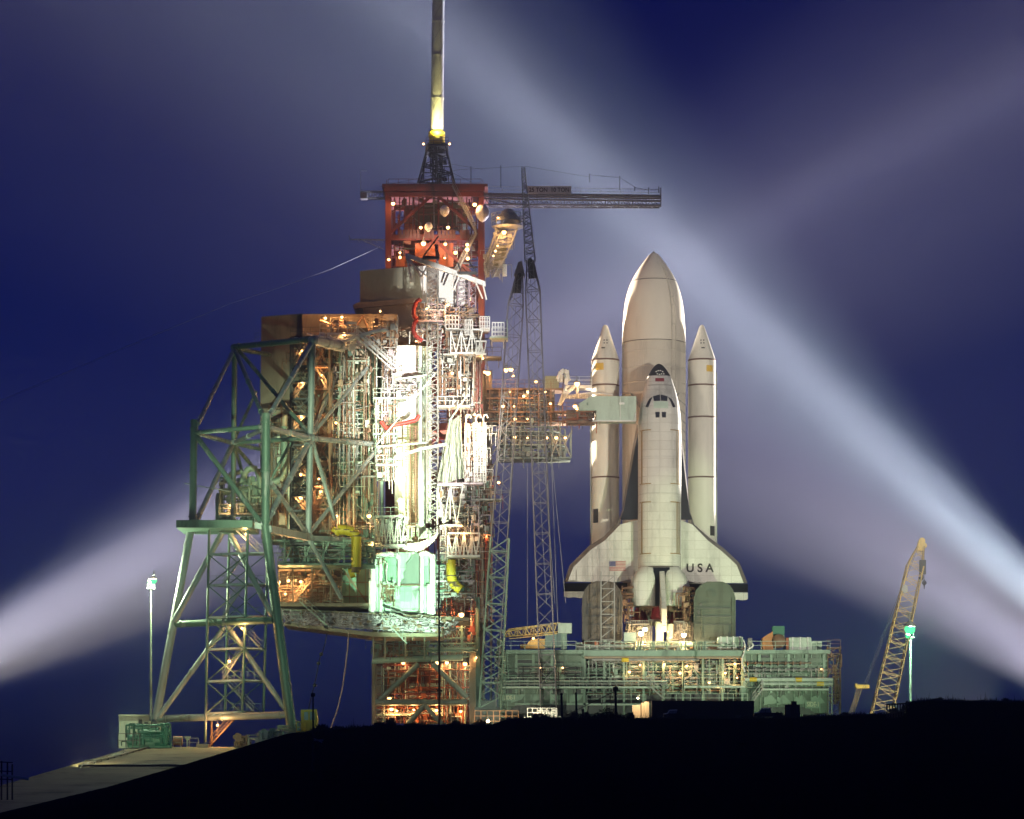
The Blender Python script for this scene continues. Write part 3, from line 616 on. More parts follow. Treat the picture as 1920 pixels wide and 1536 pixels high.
tsm(1093,1166,1091,'rounded tan grey mast left of the engine pods, behind the scaffold',mat('mast_grey_left',(.105,.10,.088),.65,0,.25,.4,grid=(9,1.3,.05,0)))
tsm(1302,1378,1092,'rounded plain green grey mast right of the engine pods',mat('mast_green_grey',(.06,.085,.07),.65,0,.25,.4,grid=(9,1.3,.05,0)))
t = thing('scaffold_tower', 'slender pale ladder scaffold in front of the left service mast', 'scaffold', P(1140,1219,380))
m = MB(); 
for px in (1127,1152): m.bar(P(px,1219,380), P(px,1072,380), .10); m.bar(P(px,1219,382), P(px,1072,382), .08)
m.build('upright', GREY, t)
m = MB()
for k in range(6): y = 1080+k*24; m.bar(P(1127,y+20,380),P(1152,y,380),.07); m.bar(P(1127,y,380),P(1152,y,380),.07); m.bar(P(1127,y,380),P(1127,y,382),.06)
m.build('cross_brace', GREY, t)
# things on the deck
Yd = 381
t = thing('deck_crane', 'yellow lattice boom crane lying level over the left end of the platform deck', 'crane', P(1030,1219,Yd))
m = MB(); m.k = 0; m.lattice(P(955,1187,Yd), P(1045,1177,Yd), .9, 1.1, 12, .10, .075); m.lattice(P(947,1192,Yd), P(956,1187,Yd), .3, .9, 2, .09); m.bar(P(951,1184,Yd-.5),P(1050,1168,Yd-.5),.10); m.bar(P(955,1198,Yd-.5),P(1045,1188,Yd-.5),.10); m.build('boom', YCR, t)
m = MB(); m.pbox(1022,1052,1188,1214,Yd-.5,2.2); m.build('cab', mat('blue_green_cab',(.16,.27,.25),.5), t)
m = MB(); m.pprism([(986,1212),(992,1202),(1000,1198),(1022,1198),(1022,1216),(984,1216)], Yd-.4, 2.2); m.lathe([(.1,P(0,1216,Yd).z),(.6,P(0,1216,Yd).z),(.6,P(0,1208,Yd).z),(0,P(0,1208,Yd).z)], X_(984,Yd), Yd+.5, 16); m.build('chassis', YCR, t)
m = MB(); m.box(X_(1046,Yd), X_(1072,Yd), Yd-.7, Yd+1.5, Z_(1188,Yd), Z_(1169,Yd)); m.build('counterweight', PALE, t)
m = MB(); m.pbox(1052,1063,1188,1217,Yd,2); m.build('engine_housing', GREEN, t)
lamp_part(t, 1000, 1197, Yd-1.2, 40, .12)
t = thing('white_locker', 'small pale green grey locker on the left corner of the platform deck', 'locker', P(940,1219,380))
m = MB(); m.pbox(932,944,1197,1220,380,1.2); m.build('body', PALE, t); m = MB(); m.pbox(932.6,943.5,1198,1208,379.9,.1); m.build('louvre', DGREEN, t)
def tank(px0, px1, py0, py1, label, n, cap=None):
    t = thing('ribbed_tank', label, 'tank', P((px0+px1)/2, py1, Yd), 'ribbed tanks on the platform deck'); zc = Z_((py0+py1)/2,Yd); r = (py1-py0)/2*Yd/F
    m = MB(); m.box(X_(px0,Yd), X_(px1,Yd), Yd-r, Yd+r, zc-r, zc+r); m.build('body', PALE, t)
    m = MB()
    for k in range(n): x = X_(px0+(px1-px0)*(k+.5)/n,Yd); m.box(x-.09,x+.09,Yd-r-.12,Yd+r,zc-r-.02,zc+r+.05)
    m.build('rib', WHITE, t)
    if cap: m = MB(); m.box(X_(px0-5,Yd), X_(px0-.2,Yd), Yd-r*.9, Yd+r*.9, zc-r, zc+r*.98); m.build('end_cap', cap, t)
    return t
tank(1345,1392,1195,1218,'ribbed pale tank just right of the green service mast',4); tank(1478,1520,1196,1222,'ribbed pale tank with an orange end near the right deck edge',3,ORANGE)
t = thing('deck_cabinet', 'plain pale green cabinet at the right end of the deck beside the ribbed tank', 'cabinet', P(1531,1219,Yd)); m = MB(); m.pbox(1521,1541,1203,1222,Yd,2); m.build('body', PALE, t); m = MB(); m.pbox(1523,1530,1206,1220,Yd-.05,.1); m.pbox(1532,1539,1206,1220,Yd-.05,.1); m.build('door', GREEN, t)
t = thing('blower_unit', 'orange wedge shaped blower with a dark green box above it', 'blower', P(1448,1219,Yd))
m = MB(); m.pprism([(1430,1196),(1449,1184),(1450,1219),(1431,1219),(1429,1210)], Yd-.8, 2.4); m.build('hood', mat('orange_hood',(.60,.24,.06),.55), t)
m = MB(); m.lathe([(0,0),(.9,0),(.9,1.2),(0,1.2)],0,0,24); m.v = [(X_(1459,Yd)+x, Yd-.8+z, Z_(1203,Yd)+y) for x,y,z in m.v]; m.build('fan_drum', RUST, t)
m = MB(); m.pbox(1449,1471,1174,1191,Yd,1.6); m.build('motor_box', mat('emerald_box',(.01,.16,.10),.5), t)
m = MB(); m.pbox(1450,1453,1190,1219,Yd,.2); m.pbox(1468,1471,1190,1219,Yd,.2); m.build('stand', GREEN, t)
t = thing('hose_stand', 'white curved hoses hanging from a short stand on the right deck edge', 'hose stand', P(1408,1219,MY-.6))
m = MB(); m.tube(P(1405,1219,MY-.6),P(1405,1206,MY-.6),.15); m.tube(P(1402,1203,MY-.6),P(1410,1203,MY-.6),.5); m.build('post', GREY, t)
m = MB(); m.path([P(1407+5*math.sin(k*.5),1205+k*1.6,MY-.7) for k in range(10)], .14); m.path([P(1394+3*math.sin(k*.6),1200+k*5,MY-1.2) for k in range(13)], .10); m.build('hose', WHITE, t)
for (a,b) in ((1178,1182),(1236,1240),(1262,1290)):
    pass
m = MB(); m.clutter(X_(1082),X_(1400),379,384,Z_(1219),Z_(1203),260,(0,1,2,3),.12)
for px in (1303,1308,1313,1318,1322,1197,1202,1222,1226,1277,1285,1250): m.tube(P(px,1219,379),P(px,1204,379),.13)
m.build('deck_pipework', [GREEN, RUST, PALE, GREY], mlp)
m = MB(); m.pbox(1115,1122,1203,1216,379.4,.8); m.build('cable_box', ORANGE, mlp)
m = MB(); m.pbox(1170,1193,1186,1203,380,1.5); m.pbox(1230,1244,1166,1203,384,2.5); m.pbox(1250,1262,1170,1204,385,2.5); m.build('umbilical_housing', PALE, mlp)
m = MB()                                            # scaffold cages under the engines
for x0,x1,y0,y1 in ((1178,1222,1164,1203),(1264,1298,1168,1203)):
    for k in range(11): x = x0+(x1-x0)*k/10; m.bar(P(x,y0,385),P(x,y1,385),.07); m.bar(P(x,y0,389),P(x,y1,389),.07)
    for y in range(y0,y1,6): m.bar(P(x0,y,385),P(x1,y,385),.06)
m.clutter(X_(1178),X_(1222),384,392,Z_(1202),Z_(1160),110); m.clutter(X_(1262),X_(1300),384,392,Z_(1202),Z_(1160),90); m.build('engine_service_scaffold', mat('scaffold_tan',(.36,.33,.28),.6), mlp)
lamp_part(mlp, 1202, 1188, 380.6, 2600, .34, 'w', (1,.66,.30)); lamp_part(mlp, 1282, 1191, 380.6, 2200, .30, 'w', (1,.66,.30))
lamp_part(mlp, 1210, 1180, 381.5, 1500, .28, 'w', (1,.66,.30)); lamp_part(mlp, 1252, 1185, 383.5, 60, .13); lamp_part(mlp, 1257, 1196, 383.5, 60, .13)
# ---------------------------------------------------------------- fixed service tower
FY = 400.0; FD = 12.0
fss = thing('fixed_service_tower', 'tall square red steel tower carrying the crane and the lightning mast', 'service tower', (X_(812,FY), FY+6, ZP))
x0, x1 = X_(728,FY), X_(902,FY); zt_ = Z_(352,FY)
lv = [ZP + i*(zt_-ZP)/12 for i in range(13)]
for (x, y) in ((x0,FY),(x1,FY),(x0,FY+FD),(x1,FY+FD)):
    m = MB(); m.box(x-.38,x+.38,y-.38,y+.38,ZP,zt_); m.build('column', RED, fss)
for i in range(1, 13):
    z = lv[i]
    m = MB(); m.box(x0-.2,x1+.2,FY-.2,FY+FD+.2,z-.12,z); 
    for y in (FY,FY+FD): m.box(x0+.4,x1-.4,y-.25,y+.25,z-.75,z-.13)
    for x in (x0,x1): m.box(x-.25,x+.25,FY+.4,FY+FD-.4,z-.75,z-.13)
    f_ = m.build('floor', RED, fss)
    m = MB(); m.rail([(x0,FY-.25,z),(x1,FY-.25,z)],1.1,1.3); m.rail([(x1+.25,FY,z),(x1+.25,FY+FD,z)],1.1,1.5); m.rail([(x0-.25,FY,z),(x0-.25,FY+FD,z)],1.1,1.5); m.build('railing', GREY if i<11 else RED, f_)
xm = (x0+x1)/2
for i in range(12):
    a, b = lv[i], lv[i+1]
    m = MB()
    for y in (FY,FY+FD): m.bar((x0,y,a),(xm,y,b-.7),.26); m.bar((x1,y,a),(xm,y,b-.7),.26)
    for x in (x0,x1): m.bar((x,FY,a),(x,FY+FD/2,b-.7),.22); m.bar((x,FY+FD,a),(x,FY+FD/2,b-.7),.22)
    m.build('brace', RED, fss)
m = MB(); m.box(xm-4.2,xm-1,FY+3,FY+8,ZP,zt_-2); m.box(xm+1.5,xm+4.5,FY+4,FY+8,ZP,zt_-8); m.build('lift_shaft', ORANGE, fss)
m = MB()
for i in range(2,12):
    m.clutter(x0+.5,x1-.5,FY+.4,FY+3,lv[i]+.2,lv[i+1]-.8,60,(0,0,1,2),.13)
    for px in range(740,900,9):
        if random.random()<.5: m.tube((X_(px,FY),FY+.6,lv[i]),(X_(px,FY),FY+.6,lv[i+1]-.8),.09,n=5)
m.build('pipework', [RED, RUST, GREY], fss)
m = MB()
for i in range(1,12):
    s_ = 1 if i%2 else -1; m.stairs((x1-.6-(0 if s_>0 else 3.2),FY-1.2,lv[i]),(x1-.6-(3.2 if s_>0 else 0),FY-1.2,lv[i+1]))
m.build('stairway', GREY, fss)
m = MB(); m.pprism([(775,420),(777,402),(786,388),(800,380),(852,380),(866,388),(875,402),(877,420)], FY+1.5, 5); m.build('hoist_housing', mat('olive_housing',(.10,.11,.07),.6), fss)
m = MB()                                            # grey fascia boards, upper stories
for k in range(26):
    px = 728+k*6.7
    if random.random()<.75: m.pbox(px,px+5.2,431,447,FY-.3,.12)
m.build('fascia_board', mat('pale_red_board',(.17,.08,.07),.7), fss)
for (a,b,c,d) in ((778,818,456,492),(822,850,456,500),(742,760,480,500)):
    m = MB(); m.pbox(a,b,c,d,FY-.1,.2); m.build('wall_panel', ORANGE, fss)
for (px,py,r) in ((905,402,.95),(834,398,.65),(804,428,.55)):
    m = MB(); z = Z_(py,FY); prf = [(0,z+r*1.15),(r*.5,z+r),(r*.9,z+r*.5),(r,z),(r*.85,z-r*.6),(r*.45,z-r*1.1),(0,z-r*1.35)]; m.lathe(prf, X_(px,FY), FY-1.1, 20); m.bar((X_(px,FY),FY-1.1,z),(X_(px,FY),FY,z),.12); m.build('radome', WHITE, fss)
m = MB(); m.box(x0-.8,x1+.9,FY-.8,FY+FD+.6,zt_,zt_+.35); m.box(x0-.5,x1+.5,FY-.85,FY-.5,zt_-.6,zt_); m.build('roof_deck', RED, fss)
m = MB(); m.path([P(722,450,FY),P(655,449,FY)],.09); m.path([P(655,449,FY),P(655,441,FY)],.07); m.path([P(680,451,FY),P(720,468,FY)],.06)
for k in range(5): m.bar(P(670+k*11,449,FY),P(675+k*11,455,FY),.05)
m.build('antenna_boom', GREY, fss)
# lower tower stage: green steel in front of orange walls
LY = 392.0
m = MB(); m.pbox(702,720,1195,1357,LY+3,9); m.pbox(720,880,1262,1300,LY+6,4); m.build('wall_panel', TAN, fss)
m = MB(); m.pbox(757,842,1246,1287,LY+3,.5)
m.build('red_screen_wall', ORANGE, fss)
m = MB(); 
for k in range(10): m.pbox(757+k*9.4,758.4+k*9.4,1246,1287,LY+2.8,.2)
for y in (1246,1256,1266,1276,1286): m.pbox(757,842,y,y+1.2,LY+2.75,.2)
m.build('screen_frame', RED, fss)
m = MB(); m.pbox(757,848,1287,1314,LY+3.2,.4); m.pbox(757,852,1325,1358,LY+3.2,.4); m.build('wall_panel', mat('cream_wall',(.42,.38,.24),.7,0,.15,.3), fss)
for (a,b,c,d) in ((771,786,1288,1311),(808,820,1288,1300)):
    m = MB(); m.pbox(a,b,c,d,LY+3.1,.1); m.build('door', GREY, fss)
m = MB()
m.pbox(697,704,1240,1358,LY,.8); m.pbox(880,892,1190,1357,LY,1)
m.build('column', TAN, fss)
for k,(a,b,w_) in enumerate((((698,1239),(868,1233),.42),((704,1317),(876,1317),.45),((712,1312),(785,1245),.38),((812,1245),(876,1308),.38),((765,1357),(796,1322),.38),((796,1322),(828,1357),.38),((697,1242),(868,1236),.2))):
    m = MB(); m.tube(P(*a,LY-.5), P(*b,LY-.5), w_, n=4 if k>4 else 8); m.build('beam', STEEL if k not in (0,6) else PALE, fss)
m = MB(); m.lattice(P(745,1230,LY+1),P(880,1224,LY+1),1.1,seg=16,r=.08); m.lattice(P(800,1191,LY-1.5),P(872,1186,LY-1.5),1.3,seg=9,r=.1); m.lattice(P(803,1214,LY-1.5),P(893,1214,LY-1.5),1.0,seg=8,r=.12); m.build('truss_girder', GREEN, fss)
m = MB(); m.pbox(800,896,1214,1218,LY-2.4,3); m.pbox(800,804,1186,1216,LY-2.4,.4); m.pbox(892,897,1140,1216,LY-2.4,.4); m.pbox(864,868,1150,1216,LY-2.4,.4); m.rail([P(800,1214,LY-2.4),P(893,1214,LY-2.4)],1.1,1.3); m.build('platform', GREEN, fss)
m = MB(); m.clutter(X_(706,LY),X_(884,LY),LY+.3,LY+2.6,Z_(1356,LY),Z_(1244,LY),300,(0,1,1,2,3,4),.13)
for px in (716,728,741,752,760,845,850,858,863,868,872): m.k = random.choice((0,1,2,4)); m.tube(P(px,1357,LY+1),P(px,1242,LY+1),.14,n=6)
m.build('pipework', [RUST, ORANGE, GREY, RED, PALE], fss)
m = MB(); m.clutter(X_(806,LY),X_(890,LY),LY-1.8,LY+2,Z_(1212,LY),Z_(1120,LY),170,(0,1,2,3,3),.14); m.clutter(X_(700,LY),X_(800,LY),LY-1,LY+2,Z_(1232,LY),Z_(1192,LY),120,(0,2,4),.14); m.build('pipework', [RUST, ORANGE, GREY, RED, GREEN], fss)
m = MB(); m.rail([P(757,1314,LY+1),P(852,1314,LY+1)],1.1,1.2); m.rail([P(706,1340,LY+1),P(760,1340,LY+1)],1.1,1.2)
for k in range(8): m.bar(P(706,1240+k*15,LY+.2),P(742,1240+k*15,LY+.2),.06)
m.build('railing', GREY, fss)
m = MB(); m.pbox(886,900,1120,1345,LY+1,1.5); m.ladder(P(889,1345,LY+.5),P(889,1200,LY+.5)); m.build('column', DGREEN, fss)
# right flank of the tower seen beside the rotating structure
m = MB()
for px in (888,905,921): m.box(X_(px,FY)-.15,X_(px,FY)+.15,FY-3,FY-2.7,Z_(1350,FY),Z_(700,FY))
m.pbox(895,918,700,930,FY-1,3); m.build('cable_riser', BROWN, fss)
m = MB(); m.clutter(X_(884,FY),X_(924,FY),FY-3.4,FY-1,Z_(1180,FY),Z_(860,FY),190,(0,1,2,3),.12)
for y in range(870,1180,22): m.rail([P(884,y,FY-3.4),P(926 if y<1020 else 916,y,FY-3.4)],1.1,1.1); m.pbox(884,926 if y<1020 else 916,y,y+2.2,FY-3.4,3)
m.build('side_balcony', [RUST, GREY, GREEN, RED], fss)
for (px,py,pw) in ((737,382,700),(890,384,1500),(789,427,500),(840,427,500),(794,457,1200),(835,458,300),(876,459,300),(876,468,300),(750,474,200),(750,483,200),(854,474,200),(834,484,200),(877,485,200),(729,487,120),(878,541,900),(878,561,900),(865,1153,1800),(756,1243,160),(820,1243,300),(838,1243,200),(872,1245,300),(734,1330,260),(744,1333,200),(776,1331,400),(818,1332,400),(864,1334,260),(892,1233,100),(730,1310,60),(912,1004,250),(935,905,250),(868,1315,100)):
    Y = (LY+.35 if py>1190 else LY-2.6 if py>1100 else FY-1.4 if py<520 else FY-3); lamp_part(fss, px, py, Y, pw*(.24 if py<520 else .75), .30 if pw>=900 else .2)
# gaseous oxygen vent arm
m = MB(); v = fss
def rg(m, cx, cz, Y, r, t): 
    for k in range(24): a, b = 2*math.pi*k/24, 2*math.pi*(k+1)/24; m.bar((cx+r*math.cos(a),Y+r*math.sin(a),cz),(cx+r*math.cos(b),Y+r*math.sin(b),cz),t)
cx = X_(953,FY-2); 
for y in (402,407,412,417): rg(m, cx, Z_(y,FY-2), FY-2, 2.25, .05)
for k in range(16): a = 2*math.pi*k/16; m.bar((cx+2.25*math.cos(a),FY-2+2.25*math.sin(a),Z_(402,FY-2)),(cx+2.2*math.cos(a),FY-2+2.2*math.sin(a),Z_(426,FY-2)),.05)
m.lathe([(2.2,Z_(426,FY-2)),(1.1,Z_(432,FY-2))],cx,FY-2,24); m.lathe([(1.9,Z_(416,FY-2)),(.9,Z_(398,FY-2)),(.55,Z_(393,FY-2)),(.2,Z_(391,FY-2))],cx,FY-2,20)
for k in range(6): a = 2*math.pi*k/6; m.tube((cx+1.7*math.cos(a),FY-2+1.7*math.sin(a),Z_(418,FY-2)),(cx+.5*math.cos(a),FY-2+.5*math.sin(a),Z_(394,FY-2)),.1)
arm = m.build('vent_arm', GREY, fss)
m = MB(); Y = FY-2
for a,b in (((932,428),(908,495)),((970,428),(959,458)),((959,458),(946,486)),((946,486),(922,521)),((942,430),(914,486)),((908,495),(912,521))): m.tube(P(*a,Y-.8),P(*b,Y-.8),.13); m.tube(P(*a,Y+.8),P(*b,Y+.8),.13)
for k in range(9): y = 432+k*9.5; m.bar(P(932-k*2.9,y,Y-.8),P(968-k*3.4,y+4,Y-.8),.07); m.bar(P(932-k*2.9,y+8,Y-.8),P(968-k*3.4,y,Y-.8),.07)
m.clutter(X_(928,Y),X_(958,Y),Y-1,Y+.8,Z_(465,Y),Z_(428,Y),60,(0,),.07); m.clutter(X_(910,Y),X_(940,Y),Y-1,Y+.8,Z_(515,Y),Z_(465,Y),70,(0,),.08); m.build('arm_truss', GREY, arm)
m = MB(); m.pprism([(931,462),(951,460),(946,492),(923,506)], Y-.4, .5)
for k in range(12): m.bar(P(931-k*.6,463+k*3.4,Y-.5),P(951-k*.5,461+k*3,Y-.5),.06)
m.build('corrugated_panel', mat('olive_corrugated',(.25,.24,.14),.6), arm)
m = MB(); m.tube(P(946,496,Y),P(946,518,Y),.35); m.build('exhaust_pipe', WHITE, arm)
lamp_part(fss, 945, 436, Y-1.6, 550, .3); 
for p in ((933,461),(929,471),(925,480),(934,408)): lamp_part(fss, *p, Y-1.6, 40, .13)
# access arms and service levels towards the vehicle
AY = 396.0
aa = MB()
def level(m, x0, x1, py, Y, d, th=3, rl=True, h=1.1):
    m.box(X_(x0,Y),X_(x1,Y),Y,Y+d,Z_(py+th,Y),Z_(py,Y))
    if rl: m.rail([(X_(x0,Y),Y,Z_(py,Y)),(X_(x1,Y),Y,Z_(py,Y))],h,1.2); m.rail([(X_(x0,Y),Y+d,Z_(py,Y)),(X_(x1,Y),Y+d,Z_(py,Y))],h,1.6)
def armpart(name, lv_, cl, mats, posts=()):
    m = MB()
    for a in lv_: level(m, *a)
    for c in cl: m.clutter(X_(c[0],AY),X_(c[1],AY),AY+.2,AY+3.4,Z_(c[3],AY),Z_(c[2],AY),c[4],tuple(range(len(mats))),.12)
    for (px,a,b) in posts: m.bar(P(px,a,AY),P(px,b,AY),.10); m.bar(P(px,a,AY+3.5),P(px,b,AY+3.5),.10)
    return m.build(name, mats, fss)
armpart('crossover_platform', [(912,1056,728,AY,4,3),(912,1000,745,AY,4,3),(905,1098,771,AY,4,2.5),(905,1116,789,AY,4,2.5)], [(914,1040,730,790,330),(925,1110,772,789,80)], [RUST,BROWN,STEEL,BROWN], [(918,700,790),(936,728,800),(958,728,860),(1010,715,800),(1033,715,800),(1055,728,800),(1078,771,800)])
armpart('lower_service_basket', [(930,1070,857,AY,5,3),(930,1062,833,AY,5,2),(905,1050,808,AY,5,2)], [(935,1060,795,855,210)], [STEEL,BROWN,GREY], [(946,800,858),(958,800,858),(975,800,858),(1010,800,858),(1036,800,858),(1050,790,858),(1060,808,858),(1071,806,858)])
m = MB()
for (a,b) in (((1032,812),(1050,856)),((1050,812),(1034,856)),((1058,830),(1070,856)),((1070,812),(1058,834)),((912,848),(958,790)),((912,865),(950,815)),((905,905),(940,850))): m.tube(P(*a,AY-.1),P(*b,AY-.1),.11)
m.build('basket_brace', GREY, fss)
m = MB(); m.pbox(1022,1048,705,728,AY,3); 
for k in range(7): m.pbox(1022,1048,706+k*3.5,707+k*3.5,AY-.08,.1)
m.build('instrument_cabin', mat('olive_cabin',(.30,.29,.18),.6), fss)
m = MB(); m.path([P(1046,712,AY),P(1052,698,AY),P(1058,694,AY),P(1063,702,AY),P(1066,715,AY)],.32,8); m.clutter(X_(1046,AY),X_(1066,AY),AY-.5,AY+1,Z_(716,AY),Z_(696,AY),30); m.build('vent_duct', WHITE, fss)
# hydrogen vent arm to the tank
m = MB(); level(m,1062,1110,722,AY,2.5,6); 
for (a,b) in (((1048,760),(1062,724)),((1054,742),(1082,720)),((1060,742),(1080,722)),((1082,740),(1084,718)),((1056,745),(1108,738)),((1050,760),(1060,742))): m.tube(P(*a,AY-.3),P(*b,AY-.3),.2)
for k in range(11): m.tube(P(1064+k*4.4,740+math.sin(k)*1,AY-.5),P(1062+k*4.4,748,AY-.5),.17)
m.path([P(1056,745,AY-.4),P(1112,737,AY-.4),P(1150,741,AY-1)],.2); m.build('hydrogen_vent_line', WHITE, fss)
# orbiter access arm with white room
RY = 388.0
oa = MB(); oa.pbox(1060,1120,771,790,RY+1,2.6); 
m = MB(); m.lattice(P(1062,780,RY+2),P(1116,780,RY+2),1.3,seg=8,r=.08); m.rail([P(1062,790,RY),P(1116,790,RY)],1.2,.7); m.pbox(1062,1116,789,793,RY,3); m.clutter(X_(1062,RY),X_(1114,RY),RY,RY+2,Z_(789,RY),Z_(770,RY),90,(0,1,2),.10); m.build('access_arm', [RUST,ORANGE,BROWN], fss)
m = MB(); m.pprism([(1085,757),(1108,743),(1193,743),(1193,789),(1118,789),(1118,770),(1085,770)], RY-.6, 3.2); wr = m.build('white_room', PALE, fss)
m = MB(); m.pbox(1110,1192,788,790.5,RY-.8,.3); m.pbox(1162.5,1163.5,744,789,RY-.72,.15); m.pbox(1161,1171,754.5,758.5,RY-.8,.2); m.bar(P(1190,790,RY-.7),P(1192,775,RY-.7),.1); m.build('trim', WHITE, wr)
m = MB(); m.pbox(1100,1103,755,760,RY-.72,.15); m.build('vent_grille', GREEN, wr)
for (px,py,pw) in ((1082,720,300),(949,694,300),(958,693,300),(962,705,200),(982,743,700),(956,735,150),(990,735,150),(943,762,150),(964,762,150),(1032,757,250),(1078,762,500),(1083,769,300),(966,786,100),(989,786,100),(965,820,100),(989,821,120),(1025,821,80),(1043,821,80),(1060,821,60),(909,698,500),(915,700,500),(1022,735,60),(1005,716,60),(1100,778,160)):
    lamp_part(fss, px, py, AY-.8, pw*.32, .17 if pw<300 else .25)
# ---------------------------------------------------------------- hammerhead crane
hc = thing('hammerhead_crane', 'long horizontal crane jib on the tower roof with a tonnage sign', 'crane', (X_(830,FY), FY+6, zt_+.35))
HY_ = FY+5
m = MB(); m.lattice(P(905,376,HY_),P(1237,378,HY_),1.5,1.3,26,.12,.07,1.8); 
for y in (364,368,373): m.tube(P(905,y,HY_-1),P(1238,y+4,HY_-1),.13)
m.tube(P(965,383,HY_-1),P(1240,386,HY_-1),.10); m.bar(P(1239,352,HY_),P(1239,388,HY_),.1); m.tube(P(905,371,HY_),P(965,383,HY_),.12)
m.build('jib', mat('crane_dull_steel', (.22,.21,.23), .7, 0, .3, .8), hc)
m = MB(); m.rail([P(905,362,HY_-.9),P(1237,368,HY_-.9)],.9,2.4,.03); m.build('jib_railing', GREY, hc)
m = MB(); m.lattice(P(676,366,HY_),P(730,366,HY_),.9,seg=5,r=.08); m.pbox(676,688,361,372,HY_-1,1.5); m.pbox(676,688,320,321,HY_-1,.1); m.bar(P(676,362,HY_),P(676,322,HY_),.05); m.build('counter_jib', GREY, hc)
m = MB(); m.pbox(740,900,350,352,HY_-4,8); m.pbox(730,905,361,368,HY_-5.8,.6)
m.build('slewing_ring', RED, hc)
m = MB()
for (a,b) in (((712,350),(862,318)),((862,318),(985,312)),((985,312),(1105,332)),((1105,328),(1160,333)),((830,305),(905,318)),((1162,333),(1192,352)),((1192,352),(1216,357)),((850,325),(884,342))): m.bar(P(*a,HY_),P(*b,HY_),.025)
for (px,a,b) in ((883,312,350),(939,310,352),(1105,326,342),(1162,330,356),(1190,350,358),(1216,352,364),(1235,350,362)): m.bar(P(px,b,HY_),P(px,a,HY_),.07)
m.build('stay_cable', DARK, hc)
m = MB(); m.pbox(988,1071,349,363,HY_-1.5,.12); sg = m.build('tonnage_sign', mat('sign_white',(.80,.79,.76),.6), hc)
lettering('25 TON  10 TON', 992, 1067, 351.8, 360.2, HY_-1.55, BLACK, sg)
# ---------------------------------------------------------------- lightning mast
lm = thing('lightning_mast', 'slender round mast, its foot glowing yellow, above the red tower', 'mast', (X_(819,FY), FY+5, zt_+.35)); Ym = FY+5
MAST = mat('mast_fibreglass', (.36,.34,.33), .55, 0, .2, .6)
a = P(819,245,Ym); b = P(822.6,-40,Ym)
m = MB(); m.tube(a, b, 12.3*Ym/F, 11*Ym/F, n=32)
for py in (185,105,41): q = a+(b-a)*((245-py)/285); m.tube(q-Vector((0,0,.06)), q+Vector((0,0,.06)), .95-.0003*(245-py), n=32)
sh = m.build('shaft', MAST, lm)
m = MB()
for ph in (0, 2.1, 4.2):
    pts = []
    for k in range(120): t = k/119; q = a+(b-a)*t; r = .885-.09*t; an = ph+t*14; pts.append(q+Vector((r*math.cos(an), r*math.sin(an), 0)))
    m.path(pts, .022, 4)
m.build('wrapped_cable', SEAM, sh)
m = MB(); zc = Z_(270,Ym); m.lathe([(1.1,zc),(1.1,zc+.3),(1.05,zc+.35),(1.05,Z_(252,Ym)),(1.12,Z_(251,Ym)),(1.12,Z_(248,Ym)),(.9,Z_(246,Ym))], a.x, Ym, 32)
for k in range(24): an = 2*math.pi*k/24; x = a.x+1.08*math.cos(an); y = Ym+1.08*math.sin(an); m.box(x-.05,x+.05,y-.05,y+.05,Z_(256,Ym),Z_(253,Ym))
m.build('collar', YEL, lm)  # yellow light on the collar put into its paint
m = MB()
m.lattice(P(819,350,Ym), P(819,271,Ym), 5.0, 2.2, 5, .12, .08)
for (p0,p1) in (((793,350),(799,272)),((850,350),(838,272))): m.tube(P(*p0,Ym-1.5),P(*p1,Ym-1),.07)
m.pbox(799,841,270,274,Ym-1.4,2.8); m.pbox(803,835,286,288,Ym-1.2,2.4); m.rail([P(799,270,Ym-1.4),P(841,270,Ym-1.4)],.9,.8); m.clutter(X_(806,Ym),X_(836,Ym),Ym-1,Ym+1,Z_(348,Ym),Z_(275,Ym),80,(0,),.1)
m.build('support_frame', DARK, lm)
for px in (794,843): lamp_part(lm, px, 270, Ym-1.5, 6, .12)
m = MB(); q = [P(-300,900,650), P(0,752,580), P(250,645,520), P(430,570,480), P(520,541,470), P(620,505,455), P(712,463,FY)]
m.path(q, .045, 4); tag(m.build('guy_wire', WHITE), 'thin slack wire running down left from the red tower into the dark sky', 'wire')
